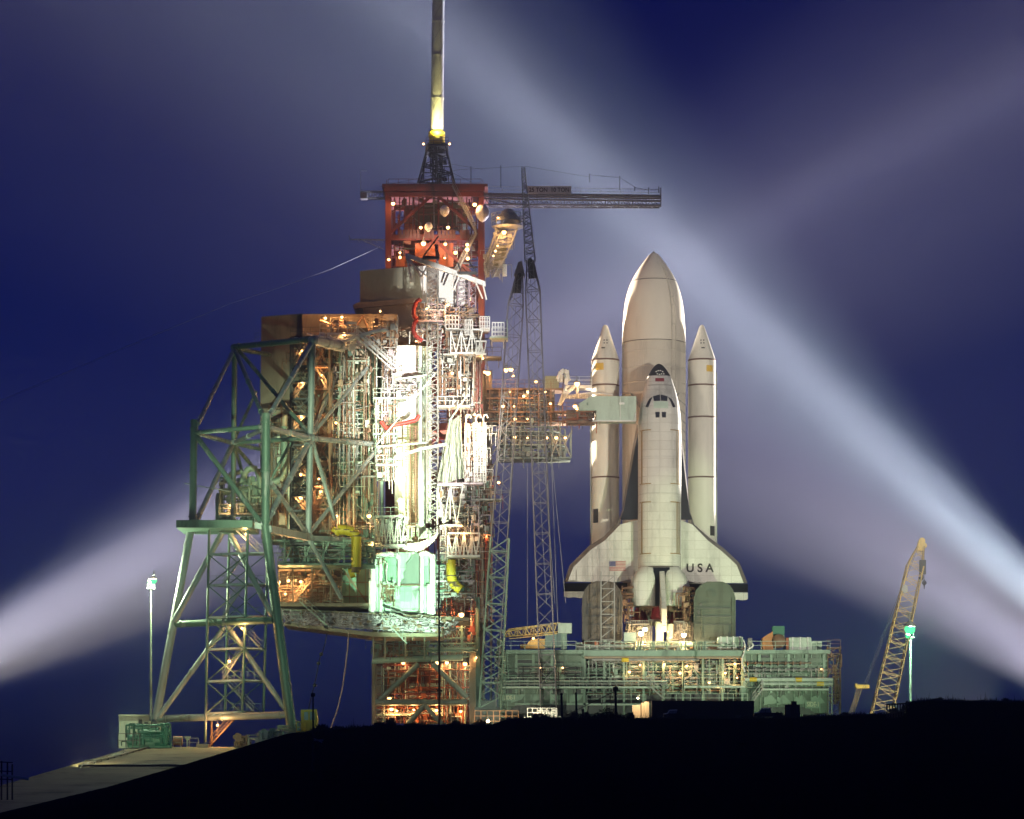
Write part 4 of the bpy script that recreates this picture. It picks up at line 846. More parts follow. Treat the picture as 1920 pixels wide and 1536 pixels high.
# ---------------------------------------------------------------- two tall lattice crane booms
BY = 374.0
def boom(label, base, knee, tip, w, jib, Y, mt):
    t = thing('lattice_boom_crane', label, 'crane', P(base[0], base[1], Y), 'tall lattice crane booms between tower and shuttle')
    a, b, c = P(*base, Y), P(*knee, Y), P(*tip, Y)
    m = MB(); m.lattice(a, b, w, w*.92, int((b-a).length/1.9), .085, .05); m.build('boom', mt, t)
    m = MB(); m.lattice(b, c, w*.9, .8, 3, .10, .05); m.build('boom_tip', mt, t)
    m = MB(); m.prism([(b.x-w*.28,b.z+1.5),(b.x+w*.3,b.z+1.5),(c.x+.3,c.z),(c.x-.3,c.z)], Y-.2, .4)
    m.tube(c-Vector((0,.7,0)), c+Vector((0,.7,0)), .28, n=14); m.build('head_plate', DARK, t)
    if jib:
        j = P(*jib, Y); m = MB(); m.lattice(c, j, 1.3, .35, 20, .075, .045); 
        for k in range(14):
            q = c+(j-c)*(k+1)/16; m.bar(q+Vector((-.5+.02*k,-.5,0)), q+Vector((.5-.02*k,-.5,.3)), .07)
        m.build('jib', GREY, t)
    m = MB()
    for dx in (-.5,-.15,.3): m.tube(c+Vector((dx,-.9,0)), a+Vector((dx*3+1.2,-1.2,14)), .035, n=4)
    m.build('hoist_cable', GREY, t)
    m = MB(); m.box(a.x-1.6,a.x+1.6,Y-1.5,Y+1.5,ZP+1.3,a.z+.2); m.box(a.x-1.1,a.x+1.1,Y-1,Y+1,a.z-.3,a.z+1.0)
    for s_ in (-1,1): m.box(a.x-3,a.x+3,Y+s_*1.9-.5,Y+s_*1.9+.5,ZP,ZP+1.3)
    m.build('crawler_base', DARK, t)
    return t
LAT = mat('weathered_lattice_steel', (.20,.19,.21), .5, .2, .3, 1)
boom('nearer lattice crane boom with a long thin top jib reaching above the launch tower', (1029,1342), (999,545), (994,490), 1.95, (981,314), BY, LAT)
t = boom('lower lattice crane boom leaning right behind the other, its foot at the red tower', (914,1330), (967,572), (974,518), 2.1, (975,492), BY+2, LAT)
m = MB(); a, b = P(914,1330,BY+2), P(936,1010,BY+2); m.lattice(a+Vector((.3,0,0)), b+Vector((.1,0,0)), 2.7, 2.3, 13, .14, .09); m.build('boom_foot_section', GREEN, t)  # green colour stands for the greenish light on the boom foot
m = MB(); m.tube(P(989,860,BY), P(989,1182,BY), .03, n=4); 
for x in (1046,1038): m.tube(P(x-12,860,BY), P(x,1175,BY), .035, n=4)
m.build('hanging_line', GREY, t)
# ---------------------------------------------------------------- yellow crane at the right
yc = thing('mobile_crane', 'yellow lattice boom crane rising behind the dark bank at far right', 'crane', P(1650,1338,420))
Y = 420.0
a, b = P(1650,1352,Y), P(1716,1060,Y); c = P(1727,1024,Y)
m = MB(); m.lattice(a, b, 2.9, 2.1, 20, .11, .055, 2.6); k = m.build('boom', YCR, yc)
m = MB(); m.lattice(b, c, 2.0, .8, 3, .11, .06); m.pprism([(1718,1032),(1724,1012),(1732,1008),(1736,1022),(1733,1034)], Y-.5, 1.0); m.tube(P(1729,1014,Y-.8),P(1729,1014,Y+.8),.45,n=14); m.tube(P(1733,1023,Y-.8),P(1733,1023,Y+.8),.4,n=14); m.build('boom_head', YCR, yc)
m = MB(); m.pprism([(1690,1106),(1695,1096),(1701,1098),(1703,1108),(1696,1113)], Y-1.4, .6); m.build('boom_light', GREY, yc)
m = MB()
for p0,p1 in (((1722,1024),(1622,1290)),((1719,1026),(1617,1292)),((1733,1024),(1732,1066)),((1731,1024),(1728,1060))): m.tube(P(*p0,Y-1),P(*p1,Y-1),.035,n=4)
m.build('hoist_cable', DARK, yc)
m = MB(); z = P(1728,1066,Y); m.box(z.x-.45,z.x+.45,Y-1.3,Y-.7,z.z-.9,z.z+1.1)
m.path([P(1727,1076,Y-1),P(1730,1081,Y-1),P(1729,1087,Y-1),P(1725,1086,Y-1),P(1724,1082,Y-1)], .16, 6); m.build('hook_block', DARK, yc)
m = MB(); z = P(1733,1094,Y-1); m.lathe([(0,z.z+.6),(.3,z.z+.2),(.35,z.z),(.1,z.z-.3),(.05,z.z-.8)], z.x, Y-1, 10); m.bar(P(1732,1066,Y-1), z, .03); m.build('overhaul_ball', DARK, yc)
m = MB(); m.pbox(1606,1630,1284,1291,Y-1,1.5); m.pbox(1604,1607,1282,1289,Y-1,1.5); 
for x in (1600,1604,1608): m.tube(P(x+8,1291,Y-1),P(x-10,1345,Y-1),.03,n=4)
m.build('counterweight', YEL, yc)
m = MB(); m.pbox(1596,1690,1350,1395,Y-1.5,4); m.build('chassis', YCR, yc)
# ---------------------------------------------------------------- flood light masts
def mast(label, px, ptop, pbot, Y, col, pw):
    t = thing('floodlight_mast', label, 'light mast', P(px, pbot, Y), 'green floodlight masts')
    m = MB(); m.tube(P(px,pbot,Y), P(px,ptop+4,Y), .17, .10, n=12); m.build('pole', STEEL, t)
    m = MB(); m.pbox(px-7,px+7,ptop+12,ptop+14,Y-.5,1); m.rail([P(px-6,ptop+12,Y-.5),P(px+6,ptop+12,Y-.5)],.7,.5,.03); m.pbox(px-5,px+5,ptop-5,ptop+4,Y-.1,.5); m.build('lamp_bracket', GREY, t)
    return t
t = mast('floodlight mast with a dim green head beside the pale hut, left of the truss legs', 283, 1090, 1352, 352, None, 0)
lamp_part(t, 288, 1089, 351, 13000, .38, 'g', (.85,1,.62)); lamp_part(t, 279, 1093, 351, 60, .16, 'g', (.3,1,.55))
t = mast('floodlight mast with a blazing green lamp in front of the yellow crane', 1707, 1182, 1340, 330, None, 0)
lamp_part(t, 1706, 1180, 329, 30000, .6, 'g', (.42,1,.52)); lamp_part(t, 1702, 1193, 329, 100, .24, 'g', (.35,1,.5))
# ---------------------------------------------------------------- rotating service structure
rs = thing('rotating_service_structure', 'huge steel truss building with blazing white service face, left of the red tower', 'service structure', (X_(600,375), 375, ZP))
def T(name, a, Ya, b, Yb, r, mt=STEEL, r2=None, lab=None):
    m = MB(); A, B = P(*a,Ya), P(*b,Yb); m.tube(A, B, r, r2, n=14); d = B-A
    for f in (.08,.5,.92):
        if r > .1: q = A+d*f; m.tube(q-d.normalized()*.09, q+d.normalized()*.09, r*1.14+.03, n=14)
    return m.build(name, mt, rs, lab)
N1, N2_, N3, N4, N5 = 350, 345, 370, 362, 376
TR = mat('shaded_green_truss', (.12,.20,.16), .45, .2, .3, .9, blotch=(.36,.36,.35), bump=.3)  # flood green in the paint; pale patches stand for reflected light
LT = mat('lit_truss_tube', (.34,.39,.38), .45, .2, .3, .9, blotch=(.12,.11,.10), bump=.3)  # lighter copy of the truss paint for tubes that catch light
T('truss_column',(364,787),N1,(361,985),N1,.42,TR); T('truss_column',(499,775),N2_,(498,992),N2_,.55,TR,.5); T('truss_column',(440,650),N3,(437,982),N3,.34,TR); T('truss_column',(586,640),N4,(578,1008),N4,.40,LT)
T('support_leg',(358,992),N1,(287,1378),N1,.45,LT,.5); T('support_leg',(497,985),N2_,(548,1374),N2_,.55,TR,.62); T('support_leg',(437,990),N3,(400,1385),N3+6,.01,DARK)
for (a,Ya,b,Yb,r,mt) in (((436,651),N3,(588,636),N4,.36,TR),((585,637),N4,(640,648),N4+6,.5,LT),((436,653),N3,(505,665),N5+6,.28,TR),
  ((363,812),N1,(498,800),N2_,.27,TR),((498,801),N2_,(583,822),N4,.34,LT),((583,822),N4,(712,834),N5,.33,LT),((366,812),N1,(437,831),N3,.27,LT),((437,831),N3,(583,821),N4,.27,TR),((437,831),N3,(498,803),N2_,.26,LT),((437,832),N3,(500,845),N5+4,.24,TR)):
    T('truss_beam',a,Ya,b,Yb,r,mt)
for (a,Ya,b,Yb,r,mt) in (((439,655),N3,(371,795),N1,.26,LT),((440,655),N3,(494,782),N2_,.27,TR),((446,655),N3,(580,814),N4,.25,TR),((585,642),N4,(503,782),N2_,.28,LT),((583,818),N4,(688,690),N5,.22,LT),((585,812),N4,(630,705),N5+2,.26,LT),((438,828),N3,(480,735),N5+6,.2,TR),
  ((366,815),N1,(488,978),N2_,.30,TR),((436,833),N3,(367,980),N1,.30,LT),((438,833),N3,(490,895),N5+4,.24,TR),((440,835),N3,(458,900),N5+4,.2,TR),((582,824),N4,(503,974),N2_,.33,LT),((584,824),N4,(608,905),N4+3,.27,LT),((608,905),N4+3,(628,975),N4+4,.27,LT),((712,836),N5,(580,1000),N4,.26,LT),((508,905),N2_,(576,1003),N4,.27,LT),
  ((578,1008),N4,(640,1122),N4+4,.26,LT),((545,830),N4+2,(505,905),N4+2,.18,TR)):
    T('brace',a,Ya,b,Yb,r,mt)
for (px,py,Y,r) in ((583,822,N4,.62),(440,652,N3,.55),(586,638,N4,.6),(578,1006,N4,.6),(437,831,N3,.5),(711,836,N5,.4)):
    m = MB(); q = P(px,py,Y); m.lathe([(0,q.z+r),(r*.7,q.z+r*.7),(r,q.z),(r*.7,q.z-r*.7),(0,q.z-r)], q.x, Y, 16); m.build('truss_node', LT, rs)
# lower A-frame
T('cross_beam',(326,1170),N1,(512,1163),N2_,.42,TR); T('cross_beam',(291,1348),N1,(546,1340),N2_,.42,LT)
for (a,b,r) in (((416,1000),(326,1166),.34),((432,1002),(512,1158),.34),((420,1176),(298,1344),.30),((428,1176),(538,1334),.32)): T('brace',a,N1-2,b,N2_+2,r,LT)
m = MB(); a = P(341,985,N1); b = P(476,978,N2_+1); m.box(a.x,b.x,N2_-1,N1+3,P(0,998,N1).z,P(0,984,N1).z); m.build('platform_girder', DGREEN, rs)
m = MB(); m.path([P(478,985,N2_),P(500,990,N2_)],.5,4); m.tube(P(503,992,N2_-.3),P(578,1008,N4),.55,n=4); m.tube(P(578,1009,N4),P(712,1014,N5),.42,n=4); m.build('platform_girder', LT, rs)
m = MB(); m.rail([P(415,983,N1),P(490,988,N2_)],1.1,1.1); m.path([P(345,906,N1),P(386,914,N1),P(402,916,N2_+4),P(432,922,N2_+6)],.07); m.build('railing', LT, rs)
for (px,Y,b) in ((287,N1,1378),(548,N2_,1374)):
    m = MB(); q = P(px,b,Y); m.box(q.x-1.1,q.x+1.1,Y-1.2,Y+1.2,ZP+.6,q.z+.4); m.box(q.x-1.8,q.x+1.8,Y-1,Y+1,ZP,ZP+.9)
    for s_ in (-1,1): m.tube((q.x+s_*1.1,Y-1.2,ZP+.5),(q.x+s_*1.1,Y+1.2,ZP+.5),.5,n=14)
    m.clutter(q.x-1.6,q.x+1.8,Y-1.5,Y-1,ZP+.3,ZP+3,30); m.build('bogie', GREEN, rs)
# stair tower in the A-frame
cols = [((392,992),(385,1392),N1-3),((465,985),(454,1345),N1-3),((430,1000),(422,1336),N1+1),((503,990),(494,1336),N1+1)]
for a, b, Y in cols:
    m = MB(); m.tube(P(*a,Y),P(*b,Y),.17,n=6); m.build('stair_tower_post', TR, rs)
lvls = [1040,1098,1158,1218,1278,1338]
for i, y in enumerate(lvls):
    xl = 392-(y-992)*.018; xr = 465-(y-985)*.03
    m = MB(); m.tube(P(xl,y,N1-3),P(xr,y-3,N1-3),.17,n=4); m.tube(P(xr,y-3,N1-3),P(xr+36,y,N1+1),.2,n=4); m.tube(P(xl,y,N1-3),P(xl+36,y+3,N1+1),.12,n=4)
    m.rail([P(xr-30,y-2,N1-2.6),P(xr+34,y-1,N1+.6)],1.1,.9,.035)
    if i%2: m.rail([P(xl,y,N1-2.8),P(xr-40,y-1,N1-2.8)],1.1,.9,.03)
    m.box(P(xr-32,y,N1-2.5).x,P(xr+34,y,N1-2.5).x,N1-2.8,N1+1,P(0,y+1,N1).z,P(0,y-1,N1).z); m.build('stair_landing', LT, rs)
    if i < 5:
        y2 = lvls[i+1]; xl2 = 392-(y2-992)*.018; xr2 = 465-(y2-985)*.03
        m = MB(); m.tube(P(xl,y,N1-3.1),P(xr2,y2,N1-3.1),.08,n=5); m.tube(P(xr,y,N1-3.1),P(xl2,y2,N1-3.1),.08,n=5); m.tube(P(xl+36,y,N1+1),P(xr2+36,y2,N1+1),.07,n=5); m.tube(P(xr+36,y,N1+1),P(xl2+36,y2,N1+1),.07,n=5); m.build('cross_brace', DGREEN, rs)
for i in range(6):
    y0 = [985]+lvls; ya, yb = y0[i], y0[i+1]
    m = MB()
    if i in (0,3,5): m.stairs(P(438,ya+5,N1-2),P(490,yb,N1-2)) if i!=5 else m.stairs(P(428,ya+5,N1-2),P(478,yb,N1-2))
    else: m.stairs(P(456,ya,N1-2),P(416,yb,N1-2))
    m.build('stairway', GREY, rs)
m = MB(); m.stairs(P(446,1340,N1-2),P(392,1400,N1-2)); m.tube(P(397,1342,N1-1),P(397,1400,N1-1),.15); m.build('stairway', RUST, rs)
# --- rear stair/lattice tower with lamps
def cell_tower(px0, px1, pys, Y, d, mt, lampx=None):
    m = MB()
    xa, xb = X_(px0,Y), X_(px1,Y)
    for x in (xa,xb):
        for y in (Y,Y+d): m.bar((x,y,Z_(pys[0],Y)),(x,y,Z_(pys[-1],Y)),.17)
    for i in range(len(pys)-1):
        a, b = Z_(pys[i],Y), Z_(pys[i+1],Y)
        for y in (Y,Y+d): m.bar((xa,y,a),(xb,y,b),.08); m.bar((xb,y,a),(xa,y,b),.08)
        m.box(xa,xb,Y-.1,Y+d,b-.1,b+.12)
    m.build('stair_tower', mt, rs)
    m = MB()
    for i in range(len(pys)-1):
        a, b = pys[i], pys[i+1]; s_ = i%2
        m.stairs(P(px0+6 if s_ else px1-6,a,Y+1),P(px1-6 if s_ else px0+6,b,Y+1)); m.rail([(xa,Y-.05,Z_(b,Y)),(xb,Y-.05,Z_(b,Y))],1.0,1,.03)
    m.build('stairway', TAN, rs)
cell_tower(545,579,[632,687,716,748,778,807,835,862,895,930,958,990,1020],366,4,DARK)
cell_tower(586,618,[640,687,730,775,820,865,910,955,1000],370,4,RUST)
# --- closed rooms
m = MB(); m.pprism([(490,594),(567,588),(567,702),(535,712),(520,740),(505,760),(500,786),(488,786)], 384, 14); m.pprism([(488,700),(560,702),(560,900),(488,900)],385,10); m.build('equipment_room', BROWN, rs)  # shaded side of the big room, its shade put into a browner colour
m = MB(); m.pbox(567,745,589,700,383,10); m.pbox(500,700,700,1010,386,10); m.build('equipment_room', TAN, rs)
m = MB(); m.pprism([(675,508),(795,498),(795,560),(675,567)], 390, 10); m.build('changeout_room_roof_house', mat('olive_room_panel',(.28,.28,.21),.65,0,.25,.2), rs)
m = MB(); m.pprism([(661,572),(672,567),(800,557),(800,566),(672,578),(666,580)], 389, 10); m.build('roof_ledge', TAN, rs)
m = MB(); m.pprism([(680,578),(800,566),(800,640),(700,640)],389.5,8); m.build('changeout_room_wall', TAN, rs)
PANG = mat('green_wall_panel', (.25,.42,.30), .55, 0, .3, .3)
# green panel wall with its frame
for (x0,x1,y0,y1,mt) in ((652,716,655,742,TAN),(640,700,742,775,PANG),(650,712,775,850,PANG),(645,700,850,960,PANG),(640,690,960,1010,GREEN),(523,640,1068,1130,TAN),(640,690,1064,1132,PANG),(690,716,1030,1130,WHITE)):
    m = MB(); m.pbox(x0,x1,y0,y1,382,2); p_ = m.build('wall_panel', mt, rs)
    m = MB()
    for x in range(x0,x1+1,15): m.pbox(x,x+1.3,y0,y1,381.9,.2)
    for y in range(y0,y1+1,27): m.pbox(x0,x1,y,y+1.8,381.85,.2)
    m.bar(P(x0,y0,381.6),P(x1,y1,381.6),.14); m.build('panel_frame', DGREEN if y0<1060 else RUST, p_)
for px in (643,655,700,716): 
    m = MB(); m.pbox(px-3,px+3,650,1030,380.6,1); m.build('wall_column', DGREEN if px<700 else GREEN, rs)
def deck(x0, x1, py, Y, d=3, mt=GREY, r=True, lab=None, brk=True):
    m = MB(); m.box(X_(x0,Y),X_(x1,Y),Y,Y+d,Z_(py+3.2,Y),Z_(py,Y))
    if r: m.rail([(X_(x0,Y),Y,Z_(py,Y)),(X_(x1,Y),Y,Z_(py,Y))],1.1,1.0,.04); m.rail([(X_(x1,Y),Y,Z_(py,Y)),(X_(x1,Y),Y+d,Z_(py,Y))],1.1,1.0,.04)
    if brk:
        for k in range(int((x1-x0)/22)+1): m.bar((X_(x0+k*22,Y),Y,Z_(py+2,Y)),(X_(x0+k*22,Y),Y+d,Z_(py+16,Y)),.07)
    return m.build('platform', mt, rs, lab)
m = MB(); m.clutter(X_(500,380),X_(640,380),380.5,383,Z_(1010,380),Z_(760,380),420,(0,1,2,3,3),.15); m.clutter(X_(590,378),X_(645,378),374,380,Z_(830,378),Z_(660,378),170,(0,1,2,3),.15); m.build('pipework', [GREEN,RUST,GREY,TAN], rs)
for (x0,x1,py,Y) in ((600,712,793,378),(600,700,810,378),(600,700,866,378),(520,640,855,379),(520,600,905,379),(520,640,945,379),(500,650,1012,374),(580,640,930,377)): deck(x0,x1,py,Y,2.5,PALE if x1>690 else GREEN)
m = MB(); m.clutter(X_(500,378),X_(545,378),377,380,Z_(1000,378),Z_(800,378),150,(0,1,2,3),.12); m.clutter(X_(618,378),X_(712,378),376,380,Z_(1005,378),Z_(670,378),260,(0,1,2,3),.10); m.clutter(X_(545,376),X_(640,376),374,377,Z_(690,376),Z_(635,376),120,(0,1,2),.1); m.build('pipework', [TAN,PALE,RUST,GREY], rs)
# green lower gallery with yellow ducts
m = MB(); 
for (x0,x1,y) in ((520,700,1012),(520,700,1056)): m.pbox(x0,x1,y,y+4,368,6); 
for px in (534,572,606,645,676,701): m.pbox(px-1.2,px+1.2,1010,1060,367.9,.4)
for k in range(5): m.bar(P(534+k*33,1056,368),P(553+k*33,1014,368),.1)
m.rail([P(520,1056,367.9),P(702,1056,367.9)],1.1,.9); m.rail([P(600,1012,367.9),P(702,1012,367.9)],1.1,.9); m.build('gallery_truss', GREEN, rs)
m = MB(); m.clutter(X_(522,370),X_(700,370),368.5,374,Z_(1056,370),Z_(1016,370),330,(0,0,1,2,3),.13); m.build('pipework', [GREEN,GREY,RUST,PALE], rs)
for pts, r in ((([627,1000],[633,993],[650,994],[662,998],[668,1006],[668,1065],[664,1073],[655,1076]),.62),(([846,1050],[846,1080],[849,1092],[856,1100],[864,1106]),.62)):
    Y = 366 if pts[0][0] < 700 else 374; m = MB(); m.path([P(*p,Y) for p in pts], r, 14)
    ad = m.build('air_duct', YEL, rs); m = MB()
    for p in pts[1:-1]: q = P(*p,Y); m.lathe([(r+.03,q.z-.06),(r+.09,q.z-.06),(r+.09,q.z+.06),(r+.03,q.z+.06)],q.x,Y,18)
    for k in range(6): q = P(*pts[-3],Y)+(P(*pts[-2],Y)-P(*pts[-3],Y))*k/6; m.lathe([(r+.02,q.z-.04),(r+.05,q.z),(r+.02,q.z+.04)],q.x,Y,18)
    m.build('duct_flange', RUST, ad)
# warm lit lowest floor
m = MB(); m.pbox(520,640,1062,1068,372,10); m.pbox(520,690,1131,1137,372,12); m.clutter(X_(524,376),X_(640,376),374,380,Z_(1130,376),Z_(1070,376),110,(0,1,2),.12); m.stairs(P(600,1068,373),P(552,1128,373)); m.rail([P(523,1131,372),P(640,1131,372)],1.1,1); m.build('lower_floor', [TAN,RUST,PALE], rs)
m = MB()
for px in (522,549,585,620,640): m.pbox(px-1.2,px+1.2,1066,1131,372,.5)
m.build('floor_post', TAN, rs)
# bottom service deck, packed with pipework, its lilac light put into the steel colour
LIL = mat('lilac_lit_steel', (.50,.42,.47), .45, .2, .3, 1.2)
m = MB(); m.pprism([(525,1140),(700,1150),(880,1158),(880,1164),(700,1158),(525,1147)],374,12); m.pprism([(530,1166),(700,1186),(830,1188),(830,1194),(700,1194),(530,1172)],373,10); m.build('service_deck', TAN, rs)
m = MB()
for k in range(34):
    px = 528+k*9; y0 = 1142+k*.5; y1 = 1168+k*.65; m.tube(P(px,y0,373.5),P(px+random.uniform(-3,3),y1+random.uniform(-2,7),373.5),random.uniform(.05,.12),n=6)
for k in range(9): y = 1146+k*3; m.tube(P(526+k*2,y,373.2),P(820,y+16,373.2),random.uniform(.05,.13),n=6)
for k in range(260): px = random.uniform(528,860); y = 1145+(px-528)*.05+random.uniform(2,26); q = P(px,y,373); a, b_ = random.uniform(.08,.32), random.uniform(.06,.22); m.k = random.choice((0,0,1)); m.box(q.x-a,q.x+a,373,373.6,q.z-b_,q.z+b_)
m.k = 0
for k in range(130):
    px = random.uniform(528,850); y = 1146+(px-528)*.05+random.uniform(0,26); q = [P(px,y,372.8)]
    for j in range(3): px += random.uniform(-7,7); y += random.uniform(-5,5); q.append(P(px,y,372.8))
    m.path(q, .055, 5)
m.build('service_deck_pipework', [LIL,RUST], rs)
m = MB(); m.stairs(P(562,1128,371),P(612,1172,371)); m.rail([P(530,1160,371),P(565,1162,371)],1.1,.8); m.build('stairway', PALE, rs)
m = MB(); m.stairs(P(716,1158,371),P(762,1206,371)); m.stairs(P(732,1150,371),P(762,1160,371)); m.build('stairway', GREY, rs)
m = MB()
for y in (1158,1172,1186): m.tube(P(690,y,374),P(800,y-4,374),.12); 
for px in (700,722,760,796): m.pbox(px-1.5,px+1.5,1150,1235,375,.5)
m.clutter(X_(700,376),X_(800,376),374,378,Z_(1192,376),Z_(1152,376),70,(0,1),.12); m.build('support_frame', [TAN,RUST], rs)
# --- white service face
m = MB(); m.pbox(738,788,648,790,378,10); m.pbox(716,738,655,790,380,8); m.build('payload_room_wall', WHITE, rs)
m = MB(); m.pbox(697,812,1036,1150,376,9); m.pbox(786,815,1100,1152,375.4,4); m.pbox(697,712,1060,1152,375.4,3); m.build('payload_room_wall', mat('mint_white_panel',(.60,.80,.66),.5,0,.25,.35,grid=(3.2,2.6,.06,0)), rs)
for (a,b,c,d) in ((717,747,1046,1090),(793,811,1062,1096),(722,742,1098,1120),(750,772,1100,1128)):
    m = MB(); m.pbox(a,b,c,d,375.75,.3); m.build('green_panel', mat('bright_green_panel',(.34,.62,.42),.5,0,.3,.8,grid=(.9,1.6,.05,0)), rs)
m = MB(); m.pprism([(751,1097),(753,1088),(758,1084),(756,1074),(762,1068),(761,1056),(768,1050),(772,1041),(790,1036),(792,1060),(789,1070),(792,1097)],375.7,.25); m.pprism([(773,1109),(785,1104),(779,1124)],375.7,.25); m.build('canvas_sheet', mat('grey_canvas',(.25,.29,.27),.8,0,.1,1), rs)
m = MB(); m.clutter(X_(714,375),X_(740,375),374.6,375.6,Z_(1130,375),Z_(1090,375),60,(0,1),.1); m.rail([P(716,1118,374.8),P(745,1118,374.8)],1.2,.4,.04); m.ladder(P(728,1132,374.8),P(728,1095,374.8)); m.pbox(715,716.5,1038,1090,375.3,.3); m.pbox(748,749.5,1040,1095,375.3,.3); m.pbox(700,795,1096,1098,375.2,.4); m.build('wall_fittings', [RUST,PALE], rs)
m = MB(); m.pbox(740,790,790,1036,381,8); m.build('payload_room_wall', mat('cream_green_panel',(.68,.72,.52),.55,0,.15,.3), rs)
m = MB(); 
for px,r_,mt_ in ((779,.10,0),(790,.45,1),(799,.28,1),(769,.10,0),(806,.22,1)): m.k = mt_; m.tube(P(px,1010,377),P(px,650 if px>785 else 800,377),r_,n=12)
m.k = 0; 
for k in range(46): y = 800+k*4.6; m.pbox(773,783,y,y+1.2,376.8,.2)
m.build('duct_column', [RUST,PALE], rs)
m = MB(); m.lattice(P(811,1000,375),P(811,492,375),1.35,seg=44,r=.10,rd=.055); m.build('lattice_mast', GREY, rs)
m = MB(); m.lattice(P(869,600,378),P(869,512,378),1.5,seg=8,r=.09,rd=.055); m.lattice(P(885,600,378),P(885,520,378),.9,seg=8,r=.07,rd=.05); m.build('lattice_mast', LIL, rs)
m = MB(); m.pprism([(820,503),(856,511),(882,521),(880,562),(858,584),(822,600)],379.5,3); m.pprism([(785,500),(822,495),(822,590),(797,600)],386,2); m.build('upper_screen', WHITE, rs)
m = MB(); m.pprism([(760,474),(815,492),(910,528),(911,537),(815,502),(760,482)],373,.6)
for (a,b) in (((762,478),(790,520)),((790,520),(800,500)),((762,482),(772,525)),((766,490),(800,518)),((905,530),(912,562)),((890,525),(905,560)),((862,515),(850,545)),((855,512),(846,540))): m.tube(P(*a,373),P(*b,373),.11)
for k in range(9): m.tube(P(762+k*1.8,484+k*1.2,372.8),P(768+k*1.2,530,372.8),.03,n=4)
m.build('hoist_beam', WHITE, rs)
m = MB()
for (a,b) in (((793,482),(822,443)),((816,458),(824,480)),((816,458),(818,481)),((862,510),(893,511)),((893,511),(878,488)),((864,508),(858,492))): m.tube(P(*a,372.5),P(*b,372.5),.09)
m.pbox(792,824,480,485,372,.8); m.pbox(860,895,509,513,372,.8); m.build('hoist_frame', DARK, rs)
m = MB(); q = [(788,561),(780,568),(776,580),(776,592),(782,600),(777,606),(774,618),(778,628),(786,636),(792,639)]; m.path([P(*p,374) for p in q], .27, 10); m.build('red_hose', REDHOSE, rs)
m = MB(); q = [(714,790),(722,800),(728,806),(735,798),(760,793),(780,788),(787,778)]; m.path([P(*p,373) for p in q], .26, 10); m.build('red_hose', REDHOSE, rs)
# cloth drape
m = MB(); n = 60; vs = []; CL = mat('cloth_drape',(.52,.58,.46),.85,0,.15,1.2)
for i in range(n+1):
    for j in range(24):
        u, v = i/n, j/23; x0 = 842-22*v if v<.5 else 831-11*(v-.5)*2*1.0; x1 = 864+6*v; y = 783+118*v+4*math.sin(u*5); px = x0+(x1-x0)*u
        vs.append(P(px, y, 373.5+.42*math.sin(u*24+math.sin(v*5)*1.6+math.sin(u*7)*1.5)*(.35+v)+.15*math.sin(u*61+v*9)))
m.add(vs, [(i*24+j,(i+1)*24+j,(i+1)*24+j+1,i*24+j+1) for i in range(n) for j in range(23)], True); m.build('cloth_drape', CL, rs)
m = MB(); vs = []
for i in range(41):
    for j in range(9):
        u, v = i/40, j/8; px = 752+70*u; y = 1018-26*u+34*math.sin(u*2.6)*(.35+v*.35)+10*v*(1-u); vs.append(P(px, y, 372.5+.3*math.sin(u*20+v*3)))
m.add(vs, [(i*9+j,(i+1)*9+j,(i+1)*9+j+1,i*9+j+1) for i in range(40) for j in range(8)], True); m.build('plastic_sheet', WHITE, rs)
m = MB()
for px,y0,y1,r in ((700,1040,1156,.35),(714,1044,1150,.25),(748,1038,1100,.2),(791,1034,1150,.28),(811,1040,1154,.4),(804,1096,1153,.3),(699,1090,1158,.55)): m.tube(P(px,y1,375.2),P(px,y0,375.2),r,n=10)
m.path([P(x_,y_,374.9) for x_,y_ in ((704,1044),(716,1040),(730,1038),(742,1040),(748,1046))],.3,10); m.path([P(x_,y_,374.9) for x_,y_ in ((786,1040),(796,1036),(806,1040),(811,1050))],.28,10)
m.path([P(x_,y_,374.8) for x_,y_ in ((712,1060),(720,1052),(727,1058),(724,1072),(726,1092),(738,1096))],.1,6)
m.build('wall_duct', WHITE, rs)
# right white cage
m = MB(); m.pbox(874,893,797,898,377,3); m.build('cage_panel', WHITE, rs)
m = MB()
for px in (872,889,895,901,906,911): m.tube(P(px,905,375),P(px,792,375),.08,n=5)
for k in range(24): m.tube(P(889,797+k*4.7,375),P(911,797+k*4.7,375),.045,n=4)
m.clutter(X_(874,376),X_(910,376),375.2,377,Z_(905,376),Z_(795,376),240,(0,0,0,1),.09)
for x in (874,893,906): m.path([P(x,800,374.5),P(x,783,374.5),P(x+3,778,374.5),P(x+7,778,374.5),P(x+9,784,374.5)],.1)
m.build('service_cage', [WHITE,RUST], rs)
# platforms of the service face
def pk(x0,x1,y0,y1,Y,n,mts=(LIL,WHITE,RUST,GREY),d=2.4,r=.11): 
    m = MB(); m.clutter(X_(x0,Y),X_(x1,Y),Y,Y+d,Z_(y1,Y),Z_(y0,Y),n,tuple(range(len(mts))),r); m.build('pipework', list(mts), rs)
for (x0,x1,py,Y,mt) in ((835,885,616,373,GREY),(835,915,617,376,RUST),(900,918,614,374,WHITE),(922,952,632,374,WHITE),(780,830,600,374,LIL),(825,905,663,374,GREY),(825,940,668,376,BROWN),(716,742,668,375,WHITE),(722,790,705,376,LIL),(820,880,760,374,WHITE),(700,760,745,374,PALE),(700,745,812,374,PALE),(705,745,870,374,WHITE),(822,905,905,374,LIL),(820,900,948,375,LIL),(822,905,985,375,WHITE),(838,900,1042,372,WHITE),(700,765,968,372,PALE),(702,762,1022,371,WHITE),(815,890,1088,375,LIL),(885,940,935,376,GREY)): deck(x0,x1,py,Y,2.6,mt)
